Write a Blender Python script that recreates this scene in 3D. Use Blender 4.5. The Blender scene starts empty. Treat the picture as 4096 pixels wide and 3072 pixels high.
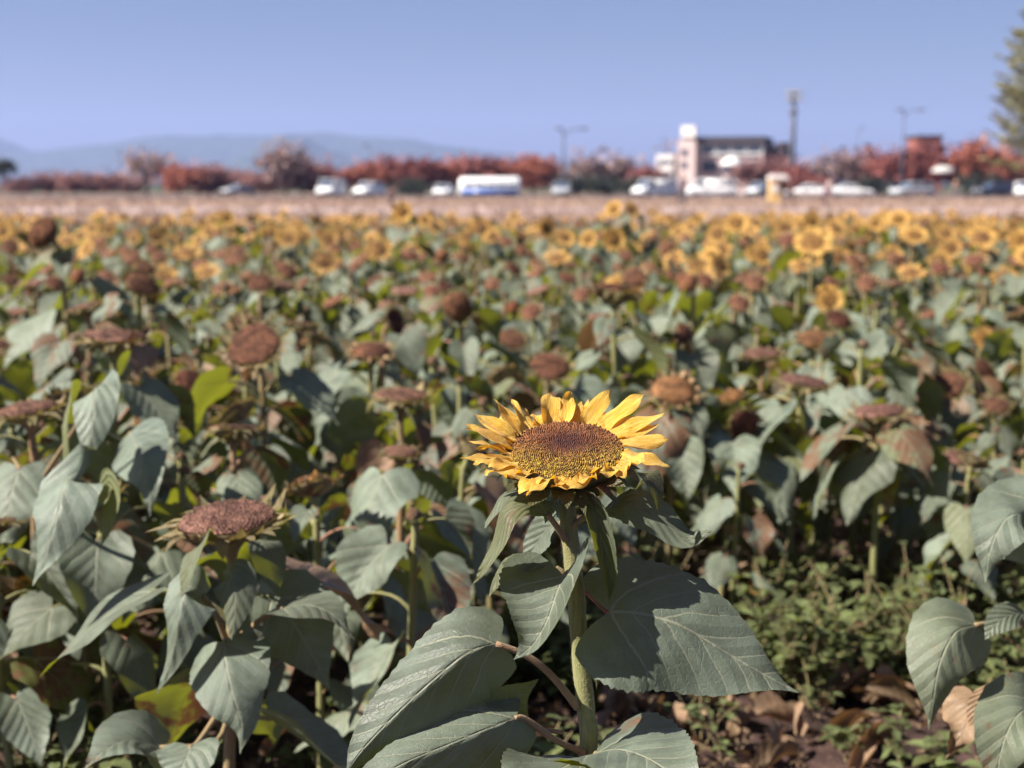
import bpy, math, random
import numpy as np
from mathutils import Vector, Matrix, noise
R_ = math.radians
PI = math.pi
sc = bpy.context.scene
# ------------------------------------------------------------------ camera, sky, sun, exposure
H = 1.17; F = 5690.0; HORIZON = 735.0
PITCH = math.atan((1536 - HORIZON) / F)
cd = bpy.data.cameras.new("camera"); cam = bpy.data.objects.new("camera", cd)
sc.collection.objects.link(cam); sc.camera = cam
cam.location = (0, 0, H); cam.rotation_euler = (PI / 2 - PITCH, 0, 0)
cd.sensor_width = 36; cd.lens = 36 * F / 4096; cd.clip_start = 0.05; cd.clip_end = 30000
cd.dof.use_dof = True; cd.dof.focus_distance = 1.45; cd.dof.aperture_fstop = 5.4
SUN_DIR = Vector((-0.95, -0.29, 0.0)).normalized() * math.cos(R_(43)) + Vector((0, 0, math.sin(R_(43))))
w = bpy.data.worlds.new("World"); sc.world = w; w.use_nodes = True
nt = w.node_tree; nt.nodes.clear()
sky = nt.nodes.new('ShaderNodeTexSky'); sky.sky_type = 'NISHITA'; sky.sun_disc = False
sky.sun_elevation = R_(43); sky.sun_rotation = math.atan2(SUN_DIR.x, SUN_DIR.y)
sky.air_density = 1.0; sky.dust_density = 0.9; sky.ozone_density = 3.0
mx = nt.nodes.new('ShaderNodeMix'); mx.data_type = 'RGBA'; mx.blend_type = 'MULTIPLY'; mx.inputs[0].default_value = 1
mx.inputs[7].default_value = (.45, .48, .60, 1)
bg = nt.nodes.new('ShaderNodeBackground'); bg.inputs[1].default_value = 0.050
wo = nt.nodes.new('ShaderNodeOutputWorld')
nt.links.new(sky.outputs[0], mx.inputs[6]); nt.links.new(mx.outputs[2], bg.inputs[0]); nt.links.new(bg.outputs[0], wo.inputs[0])
sd = bpy.data.lights.new("sun", 'SUN'); sun = bpy.data.objects.new("sun", sd); sc.collection.objects.link(sun)
sd.energy = 5.0; sd.angle = R_(0.5); sd.color = (1.0, 0.93, 0.82)
sun.rotation_euler = SUN_DIR.to_track_quat('Z', 'Y').to_euler()
sc.view_settings.view_transform = 'Standard'; sc.view_settings.look = 'None'; sc.view_settings.gamma = 1
sc.view_settings.exposure = 1.42
sc.cycles.max_bounces = 6; sc.cycles.diffuse_bounces = 2; sc.cycles.glossy_bounces = 2
sc.cycles.transmission_bounces = 4; sc.cycles.volume_bounces = 1; sc.cycles.transparent_max_bounces = 8
sc.cycles.use_denoising = True

def P(px, py, D):
    """the point at distance D straight ahead of the camera that the photo shows at (px, py)"""
    x = (px - 2048) / F; y = -(py - 1536) / F
    c, s = math.cos(PITCH), math.sin(PITCH)
    d = Vector((x, c + y * s, -s + y * c))
    return Vector((0, 0, H)) + d * (D / d.y)

# ------------------------------------------------------------------ mesh helper
class MB:
    def __init__(self): self.v = []; self.f = []; self.uv = []; self.c = []; self.m = []
    def vert(self, p, uv=(0, 0), col=(.5, .5, .5)):
        self.v.append((p[0], p[1], p[2])); self.uv.append(uv); self.c.append(col); return len(self.v) - 1
    def face(self, idx, m=0): self.f.append(tuple(idx)); self.m.append(m)
    def mesh(self, name, mats, smooth=True):
        me = bpy.data.meshes.new(name); me.from_pydata(self.v, [], self.f); me.update()
        if not isinstance(mats, (list, tuple)): mats = [mats]
        for m in mats: me.materials.append(m)
        n = len(self.v)
        uvl = me.uv_layers.new(name="uv"); li = np.empty(len(me.loops), dtype=np.int32)
        me.loops.foreach_get("vertex_index", li)
        uvl.data.foreach_set("uv", np.array(self.uv, dtype=np.float32)[li].ravel())
        ca = me.color_attributes.new(name="col", type='FLOAT_COLOR', domain='POINT')
        c4 = np.ones((n, 4), dtype=np.float32); c4[:, :3] = np.array(self.c, dtype=np.float32)
        ca.data.foreach_set("color", c4.ravel())
        me.polygons.foreach_set("material_index", np.array(self.m, dtype=np.int32))
        me.polygons.foreach_set("use_smooth", np.full(len(self.f), smooth, dtype=bool)); me.update()
        return me
    def build(self, name, mats, parent=None, smooth=True):
        o = bpy.data.objects.new(name, self.mesh(name, mats, smooth)); sc.collection.objects.link(o)
        if parent is not None: o.parent = parent
        return o

def empty(name, loc, rz=0, scale=1):
    o = bpy.data.objects.new(name, None); sc.collection.objects.link(o)
    o.location = loc; o.rotation_euler = (0, 0, rz); o.scale = (scale,) * 3; o.empty_display_size = .1
    return o
def tag(o, label=None, cat=None, group=None, kind=None):
    if label: o["label"] = label
    if cat: o["category"] = cat
    if group: o["group"] = group
    if kind: o["kind"] = kind
    return o

def frame(t, n):
    t = t.normalized(); n = n - t * n.dot(t)
    if n.length < 1e-5: n = t.orthogonal()
    n.normalize(); return t, n, t.cross(n)

def catmull(pts, k):
    pts = [Vector(p) for p in pts]
    if len(pts) == 2: return [pts[0].lerp(pts[1], i / k) for i in range(k + 1)]
    out = []; n = len(pts) - 1
    for i in range(k + 1):
        s = i / k * n; j = min(int(s), n - 1); t = s - j
        p1, p2 = pts[j], pts[j + 1]
        p0 = pts[j - 1] if j else p1 * 2 - p2
        p3 = pts[j + 2] if j + 2 <= n else p2 * 2 - p1
        out.append(.5 * ((2 * p1) + (p2 - p0) * t + (2 * p0 - 5 * p1 + 4 * p2 - p3) * t * t + (3 * p1 - p0 - 3 * p2 + p3) * t ** 3))
    return out

def tube(mb, pts, rad, sides=8, col=(.5, .5, .5), m=0, cap=True, jitter=0):
    n = len(pts); prev = None; rings = []
    ref = Vector((.3, 1, .1))
    for i, p in enumerate(pts):
        t = (pts[min(i + 1, n - 1)] - pts[max(i - 1, 0)]).normalized()
        t, nn, s = frame(t, ref); ref = nn
        r = rad(i / (n - 1)) if callable(rad) else rad
        ring = []
        for k in range(sides):
            a = 2 * PI * k / sides
            rr = r * (1 + jitter * math.sin(3 * a + i))
            ring.append(mb.vert(p + nn * math.cos(a) * rr + s * math.sin(a) * rr, (i / (n - 1), k / sides), col))
        rings.append(ring)
    for a, b in zip(rings, rings[1:]):
        for k in range(sides):
            mb.face((a[k], a[(k + 1) % sides], b[(k + 1) % sides], b[k]), m)
    if cap:
        mb.face(rings[0][::-1], m); mb.face(rings[-1], m)

def box(mb, c, s, m=0, col=(.5, .5, .5), rot=None):
    c = Vector(c); i0 = len(mb.v)
    for dx in (-.5, .5):
        for dy in (-.5, .5):
            for dz in (-.5, .5):
                d = Vector((dx * s[0], dy * s[1], dz * s[2]))
                if rot: d = rot @ d
                mb.vert(c + d, (dx + .5, dz + .5), col)
    for f in ((0, 1, 3, 2), (4, 6, 7, 5), (0, 4, 5, 1), (2, 3, 7, 6), (0, 2, 6, 4), (1, 5, 7, 3)):
        mb.face([i0 + k for k in f], m)

LEAF_W = [(0, .58), (.04, .80), (.09, .93), (.17, 1.0), (.3, .98), (.45, .83), (.6, .59), (.75, .33), (.87, .14), (.95, .045), (1, .004)]
LONG_W = [(0, .12), (.05, .3), (.12, .55), (.25, .9), (.4, 1.0), (.55, .92), (.7, .68), (.83, .4), (.93, .15), (1, .004)]
PETAL_W = [(0, .35), (.1, .5), (.3, .9), (.5, 1.0), (.68, .93), (.82, .68), (.92, .38), (1, .05)]
def prof(tab, u):
    for (a, x), (b, y) in zip(tab, tab[1:]):
        if u <= b:
            t = (u - a) / (b - a); return x + (y - x) * t
    return tab[-1][1]

def blade(mb, pts, nhint, W, nu=12, nv=4, tab=LEAF_W, lobe=.2, foldL=.1, foldR=.1, cup=0.0, ruffle=0., rk=9., teeth=0,
          tooth=.05, twist=0., quilt=0., col=(.5, .5, .5), m=0, rng=random, roll=None):
    """pts midrib control points; nhint upper-side normal (vector or list of two); fold* radians each half lifts towards the upper side"""
    c = catmull(pts, nu); L = sum((c[i + 1] - c[i]).length for i in range(nu))
    ph = rng.random() * 6.28; ph2 = rng.random() * 6.28
    rows = []
    nh0, nh1 = (Vector(nhint[0]), Vector(nhint[1])) if isinstance(nhint[0], (tuple, list, Vector)) else (Vector(nhint), Vector(nhint))
    t0 = (c[1] - c[0]).normalized()
    for i in range(nu + 1):
        u = i / nu
        t = (c[min(i + 1, nu)] - c[max(i - 1, 0)])
        t, n, s = frame(t, nh0.lerp(nh1, u))
        if twist:
            q = Matrix.Rotation(twist * u, 3, t); n = q @ n; s = q @ s
        wd = W * prof(tab, u); row = []
        for j in range(-nv, nv + 1):
            v = j / nv; a = abs(v); fo = foldL if v < 0 else foldR
            d = a * wd
            if teeth and abs(j) == nv and 0 < i < nu:
                d *= 1 + tooth * (1 if (i % 2) else -.6) * (0.6 + .4 * math.sin(i * 1.7 + ph))
            ang = fo + cup * a * .5
            off = s * (math.copysign(1, v) * math.cos(ang) * d) + n * (math.sin(ang) * d)
            off -= t0 * (lobe * L * (1.6 * a - .78 * a * a) * (1 - u) ** 5)
            if ruffle: off += n * (ruffle * W * a * a * math.sin(rk * u + ph + (2.1 if v < 0 else 0)) * min(1, u * 4 + .2) * (1 if u < .9 else (1 - u) * 10))
            lat = d / W
            if quilt:
                vv = ((u - .55 * lat) * 9) % 1.0
                off += n * (quilt * W * (math.sin(vv * PI) - .5) * min(1, a * 3) * (1 - u))
            row.append(mb.vert(c[i] + off, (u, .5 + .5 * math.copysign(lat, v)), col))
        rows.append(row)
    for r0, r1 in zip(rows, rows[1:]):
        for k in range(2 * nv): mb.face((r0[k], r0[k + 1], r1[k + 1], r1[k]), m)
    return c

# ------------------------------------------------------------------ materials
def mat(name):
    m = bpy.data.materials.new(name); m.use_nodes = True; t = m.node_tree; t.nodes.clear()
    o = t.nodes.new('ShaderNodeOutputMaterial'); return m, t, o
def N(t, typ, **k):
    n = t.nodes.new('ShaderNode' + typ)
    for a, b in k.items(): setattr(n, a, b)
    return n
def setin(t, n, i, v):
    if isinstance(v, bpy.types.NodeSocket): t.links.new(v, n.inputs[i])
    else:
        if isinstance(v, tuple) and len(v) == 3 and n.inputs[i].type == 'RGBA': v = v + (1,)
        n.inputs[i].default_value = v
def M_(t, op, a, b=0, c=0, clamp=False):
    n = N(t, 'Math', operation=op); n.use_clamp = clamp; setin(t, n, 0, a); setin(t, n, 1, b)
    if op in ('MULTIPLY_ADD', 'COMPARE', 'SMOOTH_MIN', 'WRAP'): setin(t, n, 2, c)
    return n.outputs[0]
def mix(t, f, a, b, typ='MIX'):
    n = N(t, 'Mix', data_type='RGBA', blend_type=typ); setin(t, n, 0, f); setin(t, n, 6, a); setin(t, n, 7, b); return n.outputs[2]
def ramp(t, f, lo, hi, a=0., b=1.):
    n = N(t, 'MapRange'); n.interpolation_type = 'SMOOTHSTEP'; setin(t, n, 0, f); setin(t, n, 1, lo); setin(t, n, 2, hi); setin(t, n, 3, a); setin(t, n, 4, b); return n.outputs[0]
def noise_(t, co, scale, detail=3, rough=.6):
    n = N(t, 'TexNoise'); n.inputs['Scale'].default_value = scale; n.inputs['Detail'].default_value = detail; n.inputs['Roughness'].default_value = rough
    if co is not None: t.links.new(co, n.inputs['Vector'])
    return n.outputs[0]
def geo_pos(t): return N(t, 'NewGeometry').outputs['Position']
def obj_co(t): return N(t, 'TexCoord').outputs['Object']
def bump(t, h, strength, dist=.002):
    n = N(t, 'Bump'); n.inputs['Strength'].default_value = strength; n.inputs['Distance'].default_value = dist; t.links.new(h, n.inputs['Height']); return n.outputs[0]
def bsdf(t, col, rough=.6, spec=.4, normal=None, sheen=0, metal=0.):
    n = N(t, 'BsdfPrincipled'); setin(t, n, 'Base Color', col); setin(t, n, 'Roughness', rough); n.inputs['Specular IOR Level'].default_value = spec
    n.inputs['Metallic'].default_value = metal
    if sheen: n.inputs['Sheen Weight'].default_value = sheen; n.inputs['Sheen Roughness'].default_value = .5
    if normal is not None: t.links.new(normal, n.inputs['Normal'])
    return n.outputs[0]
def plain(name, col, rough=.6, spec=.4, metal=0., var=.25, scale=3., bmp=0):
    m, t, o = mat(name); co = obj_co(t); nz = noise_(t, co, scale)
    c = mix(t, ramp(t, nz, .3, .7), tuple(x * (1 - var) for x in col), tuple(min(1, x * (1 + var)) for x in col))
    nn = bump(t, noise_(t, co, scale * 6), .5, bmp) if bmp else None
    t.links.new(bsdf(t, c, rough, spec, nn, metal=metal), o.inputs[0]); return m

def leaf_material(name, top, vein, trans, tw=.3, fine=1.0, rough=.5):
    m, t, o = mat(name)
    uv = N(t, 'UVMap'); uv.uv_map = 'uv'; sp = N(t, 'SeparateXYZ'); t.links.new(uv.outputs[0], sp.inputs[0])
    u = sp.outputs[0]; lat = M_(t, 'MULTIPLY', M_(t, 'ABSOLUTE', M_(t, 'SUBTRACT', sp.outputs[1], .5)), 2)
    at = N(t, 'Attribute'); at.attribute_name = 'col'; cs = N(t, 'SeparateColor'); t.links.new(at.outputs['Color'], cs.inputs[0])
    oi = N(t, 'ObjectInfo').outputs['Random']
    co = obj_co(t)
    nz = noise_(t, co, 22, 4); nf = noise_(t, co, 260, 2)
    warp = M_(t, 'MULTIPLY', M_(t, 'SUBTRACT', nz, .5), .07)
    mid = ramp(t, M_(t, 'ADD', lat, M_(t, 'MULTIPLY', u, .02)), .012, .04, 1, 0)
    ph = M_(t, 'ADD', M_(t, 'SUBTRACT', u, M_(t, 'MULTIPLY', M_(t, 'POWER', lat, .85), .42)), warp)
    fr = M_(t, 'ABSOLUTE', M_(t, 'SUBTRACT', M_(t, 'FRACT', M_(t, 'MULTIPLY', M_(t, 'ADD', ph, 1), 6.5)), .5))
    wv = M_(t, 'MULTIPLY_ADD', lat, -.045, .05)
    latv = M_(t, 'MULTIPLY', M_(t, 'LESS_THAN', fr, wv), M_(t, 'MULTIPLY', ramp(t, lat, .25, .95, .75, .2), ramp(t, ph, .01, .06, 0, 1)))
    fr0 = M_(t, 'ABSOLUTE', M_(t, 'SUBTRACT', ph, .0))
    main = M_(t, 'MULTIPLY', ramp(t, fr0, .005, .018, .9, 0), ramp(t, lat, .5, .95, 1, .1))
    vm = M_(t, 'MAXIMUM', M_(t, 'MAXIMUM', mid, latv), main)
    # fine net
    vor = N(t, 'TexVoronoi', feature='DISTANCE_TO_EDGE'); t.links.new(uv.outputs[0], vor.inputs['Vector']); vor.inputs['Scale'].default_value = 26
    net = ramp(t, vor.outputs['Distance'], .0, .05, 1, 0)
    b1 = mix(t, ramp(t, nz, .3, .7), tuple(x * .72 for x in top), tuple(x * 1.22 for x in top))
    b1 = mix(t, M_(t, 'MULTIPLY', net, .13 * fine), b1, vein)
    # each leaf its own green: col.r value, col.g yellowness, col.b wilt
    val = M_(t, 'MULTIPLY_ADD', cs.outputs[0], 1.15, .42)
    hv = N(t, 'HueSaturation'); t.links.new(b1, hv.inputs['Color']); t.links.new(val, hv.inputs['Value'])
    b2 = mix(t, M_(t, 'MULTIPLY', cs.outputs[1], .55), hv.outputs[0], (.17, .17, .035))
    spots = ramp(t, M_(t, 'ADD', noise_(t, co, 14, 5), M_(t, 'MULTIPLY', cs.outputs[2], .45)), .66, .78)
    b3 = mix(t, spots, b2, (.16, .085, .045))
    edge = M_(t, 'MULTIPLY', ramp(t, noise_(t, co, 60, 3), .62, .7), ramp(t, u, .6, 1, 0, .5))
    b3 = mix(t, edge, b3, (.13, .07, .04))
    colr = mix(t, M_(t, 'MULTIPLY', vm, .62), b3, vein)
    hgt = M_(t, 'ADD', M_(t, 'MULTIPLY', M_(t, 'ABSOLUTE', M_(t, 'SUBTRACT', fr, .5)), -1.2), M_(t, 'ADD', M_(t, 'MULTIPLY', nf, .22), M_(t, 'MULTIPLY', net, -.10)))
    hgt = M_(t, 'ADD', hgt, M_(t, 'MULTIPLY', vm, -.5))
    nn = bump(t, hgt, .9, .0022)
    s1 = bsdf(t, colr, ramp(t, nz, .3, .7, rough - .04, rough + .14), .42, nn)
    tr = N(t, 'BsdfTranslucent'); tc = mix(t, M_(t, 'MULTIPLY', vm, .6), trans, tuple(x * .35 for x in trans))
    t.links.new(mix(t, spots, tc, (.12, .05, .02)), tr.inputs[0])
    ms = N(t, 'MixShader'); ms.inputs[0].default_value = tw
    t.links.new(s1, ms.inputs[1]); t.links.new(tr.outputs[0], ms.inputs[2]); t.links.new(ms.outputs[0], o.inputs[0])
    return m

LEAF = leaf_material("leaf", (.115, .142, .114), (.34, .34, .24), (.27, .29, .012), .30)
LEAF_DRY = leaf_material("dry_leaf", (.24, .15, .10), (.32, .2, .14), (.2, .1, .03), .25)
def stem_material(name, a, b):
    m, t, o = mat(name); co = obj_co(t)
    mp = N(t, 'Mapping'); mp.inputs['Scale'].default_value = (60, 60, 5); t.links.new(co, mp.inputs[0])
    st = noise_(t, mp.outputs[0], 4, 3)
    at = N(t, 'Attribute'); at.attribute_name = 'col'; cs = N(t, 'SeparateColor'); t.links.new(at.outputs['Color'], cs.inputs[0])
    c = mix(t, ramp(t, st, .3, .7), a, b); c = mix(t, cs.outputs[0], c, (.27, .105, .085))
    c = mix(t, ramp(t, noise_(t, co, 9, 3), .5, .75, 0, .5), c, (.2, .15, .07))
    nn = bump(t, noise_(t, co, 500, 2), .8, .001)
    t.links.new(bsdf(t, c, .65, .3, nn, sheen=.12), o.inputs[0]); return m
STEM = stem_material("stem", (.15, .16, .055), (.24, .23, .10))
HAIR = plain("stem_hair", (.5, .48, .36), .7, .2)
def petal_material(name, a, b, trans, tw=.4):
    m, t, o = mat(name)
    uv = N(t, 'UVMap'); uv.uv_map = 'uv'; mp = N(t, 'Mapping'); mp.inputs['Scale'].default_value = (1.2, 11, 1); t.links.new(uv.outputs[0], mp.inputs[0])
    st = noise_(t, mp.outputs[0], 2.2, 3)
    sp = N(t, 'SeparateXYZ'); t.links.new(uv.outputs[0], sp.inputs[0])
    at = N(t, 'Attribute'); at.attribute_name = 'col'; cs = N(t, 'SeparateColor'); t.links.new(at.outputs['Color'], cs.inputs[0])
    c = mix(t, ramp(t, st, .35, .65), a, b)
    hv = N(t, 'HueSaturation'); t.links.new(c, hv.inputs['Color']); t.links.new(M_(t, 'MULTIPLY_ADD', cs.outputs[0], .5, .75), hv.inputs['Value'])
    tip = M_(t, 'MULTIPLY', ramp(t, sp.outputs[0], .85, 1.0), ramp(t, noise_(t, obj_co(t), 60), .45, .6, 0, .7))
    c = mix(t, tip, hv.outputs[0], (.35, .17, .05))
    nn = bump(t, M_(t, 'ADD', st, M_(t, 'MULTIPLY', noise_(t, obj_co(t), 160, 2), .5)), 1., .0028)
    s1 = bsdf(t, c, .55, .3, nn, sheen=.2)
    tr = N(t, 'BsdfTranslucent'); tr.inputs[0].default_value = trans + (1,)
    ms = N(t, 'MixShader'); ms.inputs[0].default_value = tw
    t.links.new(s1, ms.inputs[1]); t.links.new(tr.outputs[0], ms.inputs[2]); t.links.new(ms.outputs[0], o.inputs[0]); return m
PETAL = petal_material("petal", (.83, .45, .025), (.94, .68, .17), (.95, .45, .01), .38)
PETAL_F = petal_material("field_petal", (.68, .37, .07), (.78, .50, .16), (.8, .38, .03), .4)
PETAL_M = petal_material("far_petal", (.58, .31, .07), (.68, .42, .14), (.7, .33, .03), .4)
PETAL_W_ = petal_material("withered_petal", (.46, .27, .13), (.60, .40, .22), (.5, .25, .06), .35)
def disc_material(name, a, b, scale):
    m, t, o = mat(name); co = obj_co(t)
    v = N(t, 'TexVoronoi'); v.inputs['Scale'].default_value = scale; t.links.new(co, v.inputs['Vector'])
    nz = noise_(t, co, 30, 3)
    c = mix(t, ramp(t, v.outputs['Distance'], .1, .6), b, a); c = mix(t, ramp(t, nz, .42, .62, 0, .85), c, tuple(x * .5 for x in a)); c = mix(t, ramp(t, noise_(t, co, 55, 4), .58, .72, 0, .5), c, tuple(min(1, x * 1.7) for x in b))
    oi = N(t, 'ObjectInfo').outputs['Random']; c = mix(t, M_(t, 'MULTIPLY', oi, .6), c, mix(t, ramp(t, nz, .35, .65), (.22, .115, .055), (.08, .04, .028)))
    at = N(t, 'Attribute'); at.attribute_name = 'col'
    c = mix(t, 1., c, at.outputs['Color'], 'MULTIPLY')
    nn = bump(t, v.outputs['Distance'], 1., -.003)
    t.links.new(bsdf(t, c, .75, .2, nn), o.inputs[0]); return m
DISC = disc_material("seed_disc", (.095, .032, .020), (.19, .075, .045), 200)
DISC_PINK = disc_material("dry_seed_disc", (.15, .068, .052), (.31, .18, .145), 200)
DISC_TAN = disc_material("tan_seed_disc", (.22, .10, .035), (.36, .17, .07), 200)
DISC_Y = disc_material("fresh_disc", (.20, .09, .02), (.4, .24, .04), 240)
BRACT = leaf_material("bract", (.08, .085, .045), (.2, .2, .1), (.2, .2, .02), .2)
BRACT_DRY = leaf_material("dry_bract", (.29, .22, .12), (.36, .28, .17), (.30, .22, .06), .25)
m, t, o = mat("floret"); at = N(t, 'Attribute'); at.attribute_name = 'col'
t.links.new(bsdf(t, at.outputs['Color'], .6, .3), o.inputs[0]); FLORET = m

rnd = random.Random(7)

# ------------------------------------------------------------------ setting: ground and sheets
def soil_h(x, y):
    r = math.hypot(x, y)
    if r > 9: return 0.
    k = min(1, (9 - r) / 3)
    p = Vector((x * 5, y * 5, 0))
    return k * (.022 * noise.noise(p) + .016 * abs(noise.noise(p * 3.1)) + .010 * noise.noise(p * 9.)) + k * .02 * math.sin(x * 7.5)
mb = MB()
xs = sorted(set([round(-3 + i * .035, 4) for i in range(172)] + [s * v for v in (4, 6, 9, 14, 25, 45, 80, 150, 400, 1200, 3500, 9000) for s in (-1, 1)] + [3.1]))
ys = [-9000, -2000, -300, -40, -8, -2, 0, .8] + [round(1.5 + i * .035, 4) for i in range(130)] + [6.2, 6.8, 7.6, 9, 12, 16, 22, 30, 45, 70, 110, 160, 260, 500, 1000, 2500, 5000, 9000]
idx = {}
for j, y in enumerate(ys):
    for i, x in enumerate(xs): idx[i, j] = mb.vert((x, y, soil_h(x, y) - .03), (x, y))
for j in range(len(ys) - 1):
    for i in range(len(xs) - 1): mb.face((idx[i, j], idx[i + 1, j], idx[i + 1, j + 1], idx[i, j + 1]))
m, t, o = mat("soil"); g = geo_pos(t)
sp = N(t, 'SeparateXYZ'); t.links.new(g, sp.inputs[0])
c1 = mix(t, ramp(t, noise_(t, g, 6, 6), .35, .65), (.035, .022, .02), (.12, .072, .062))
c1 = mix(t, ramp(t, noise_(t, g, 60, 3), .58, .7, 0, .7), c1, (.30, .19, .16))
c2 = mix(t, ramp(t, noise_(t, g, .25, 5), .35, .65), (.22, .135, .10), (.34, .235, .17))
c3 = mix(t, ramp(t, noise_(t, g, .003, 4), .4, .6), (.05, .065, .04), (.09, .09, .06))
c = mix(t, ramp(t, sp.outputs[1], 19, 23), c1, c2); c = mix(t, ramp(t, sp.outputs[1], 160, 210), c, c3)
nn = bump(t, noise_(t, g, 45, 6, .7), .9, .03)
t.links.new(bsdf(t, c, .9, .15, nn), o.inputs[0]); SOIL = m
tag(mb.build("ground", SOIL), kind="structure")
def sheet(name, x0, x1, y0, y1, z, mt):
    b = MB(); n = 40
    for i in range(n + 1):
        x = x0 + (x1 - x0) * i / n
        b.vert((x, y0 + .5 * math.sin(i * .9), z)); b.vert((x, y1 + .6 * math.sin(i * .7 + 1), z))
    for i in range(n): b.face((2 * i, 2 * i + 2, 2 * i + 3, 2 * i + 1))
    return tag(b.build(name, mt), kind="structure")
sheet("path", -90, 90, 56, 74, -.022, plain("path_gravel", (.34, .26, .25), .9, .1, var=.45, scale=.5))
sheet("car_park", -140, 160, 119, 160, -.018, plain("asphalt", (.09, .08, .085), .9, .2, var=.3, scale=.4))
# hills
def ridge(name, pts, D, depth, seed, mt):
    b = MB(); nx = 150; ny = 14; x0, x1 = pts[0][0], pts[-1][0]
    for j in range(ny + 1):
        v = j / ny
        for i in range(nx + 1):
            px = x0 + (x1 - x0) * i / nx; py = prof(pts, px)
            y = D + (v - .5) * depth; X = (px - 2048) / F * D
            hgt = max(0, (HORIZON - py) / F * D)
            k = math.sin(PI * v) ** .8
            z = hgt * k * (1 + .10 * noise.noise(Vector((X * .004, y * .004, seed)))) + 9 * k * noise.noise(Vector((X * .012, y * .012, seed + 5))) + 2
            b.vert((X, y, z if 0 < v < 1 else -1.))
    for j in range(ny):
        for i in range(nx): a = j * (nx + 1) + i; b.face((a, a + 1, a + nx + 2, a + nx + 1))
    return tag(b.build(name, mt), kind="structure")
WOOD = plain("wooded_slope", (.045, .06, .04), .95, .05, var=.4, scale=.02)
ridge("hills", [(-1900, 735), (-900, 640), (-400, 560), (-150, 520), (0, 562), (90, 602), (170, 612), (330, 598), (480, 580), (640, 552), (760, 546), (860, 552), (1000, 548), (1250, 538), (1420, 548), (1650, 560), (1800, 590), (1950, 612), (2150, 618), (2300, 650), (2600, 662), (3000, 672), (3600, 690), (4800, 735)], 5600, 1500, 3, WOOD)
ridge("hill", [(760, 735), (850, 715), (930, 680), (1000, 640), (1060, 590), (1110, 556), (1170, 545), (1250, 560), (1330, 600), (1450, 645), (1600, 668), (1800, 690), (2000, 735)], 4300, 900, 9, WOOD)

# ------------------------------------------------------------------ sunflower parts
def rotz_to(nrm):
    n = Vector(nrm).normalized(); return n.to_track_quat('Z', 'Y').to_matrix()

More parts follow.
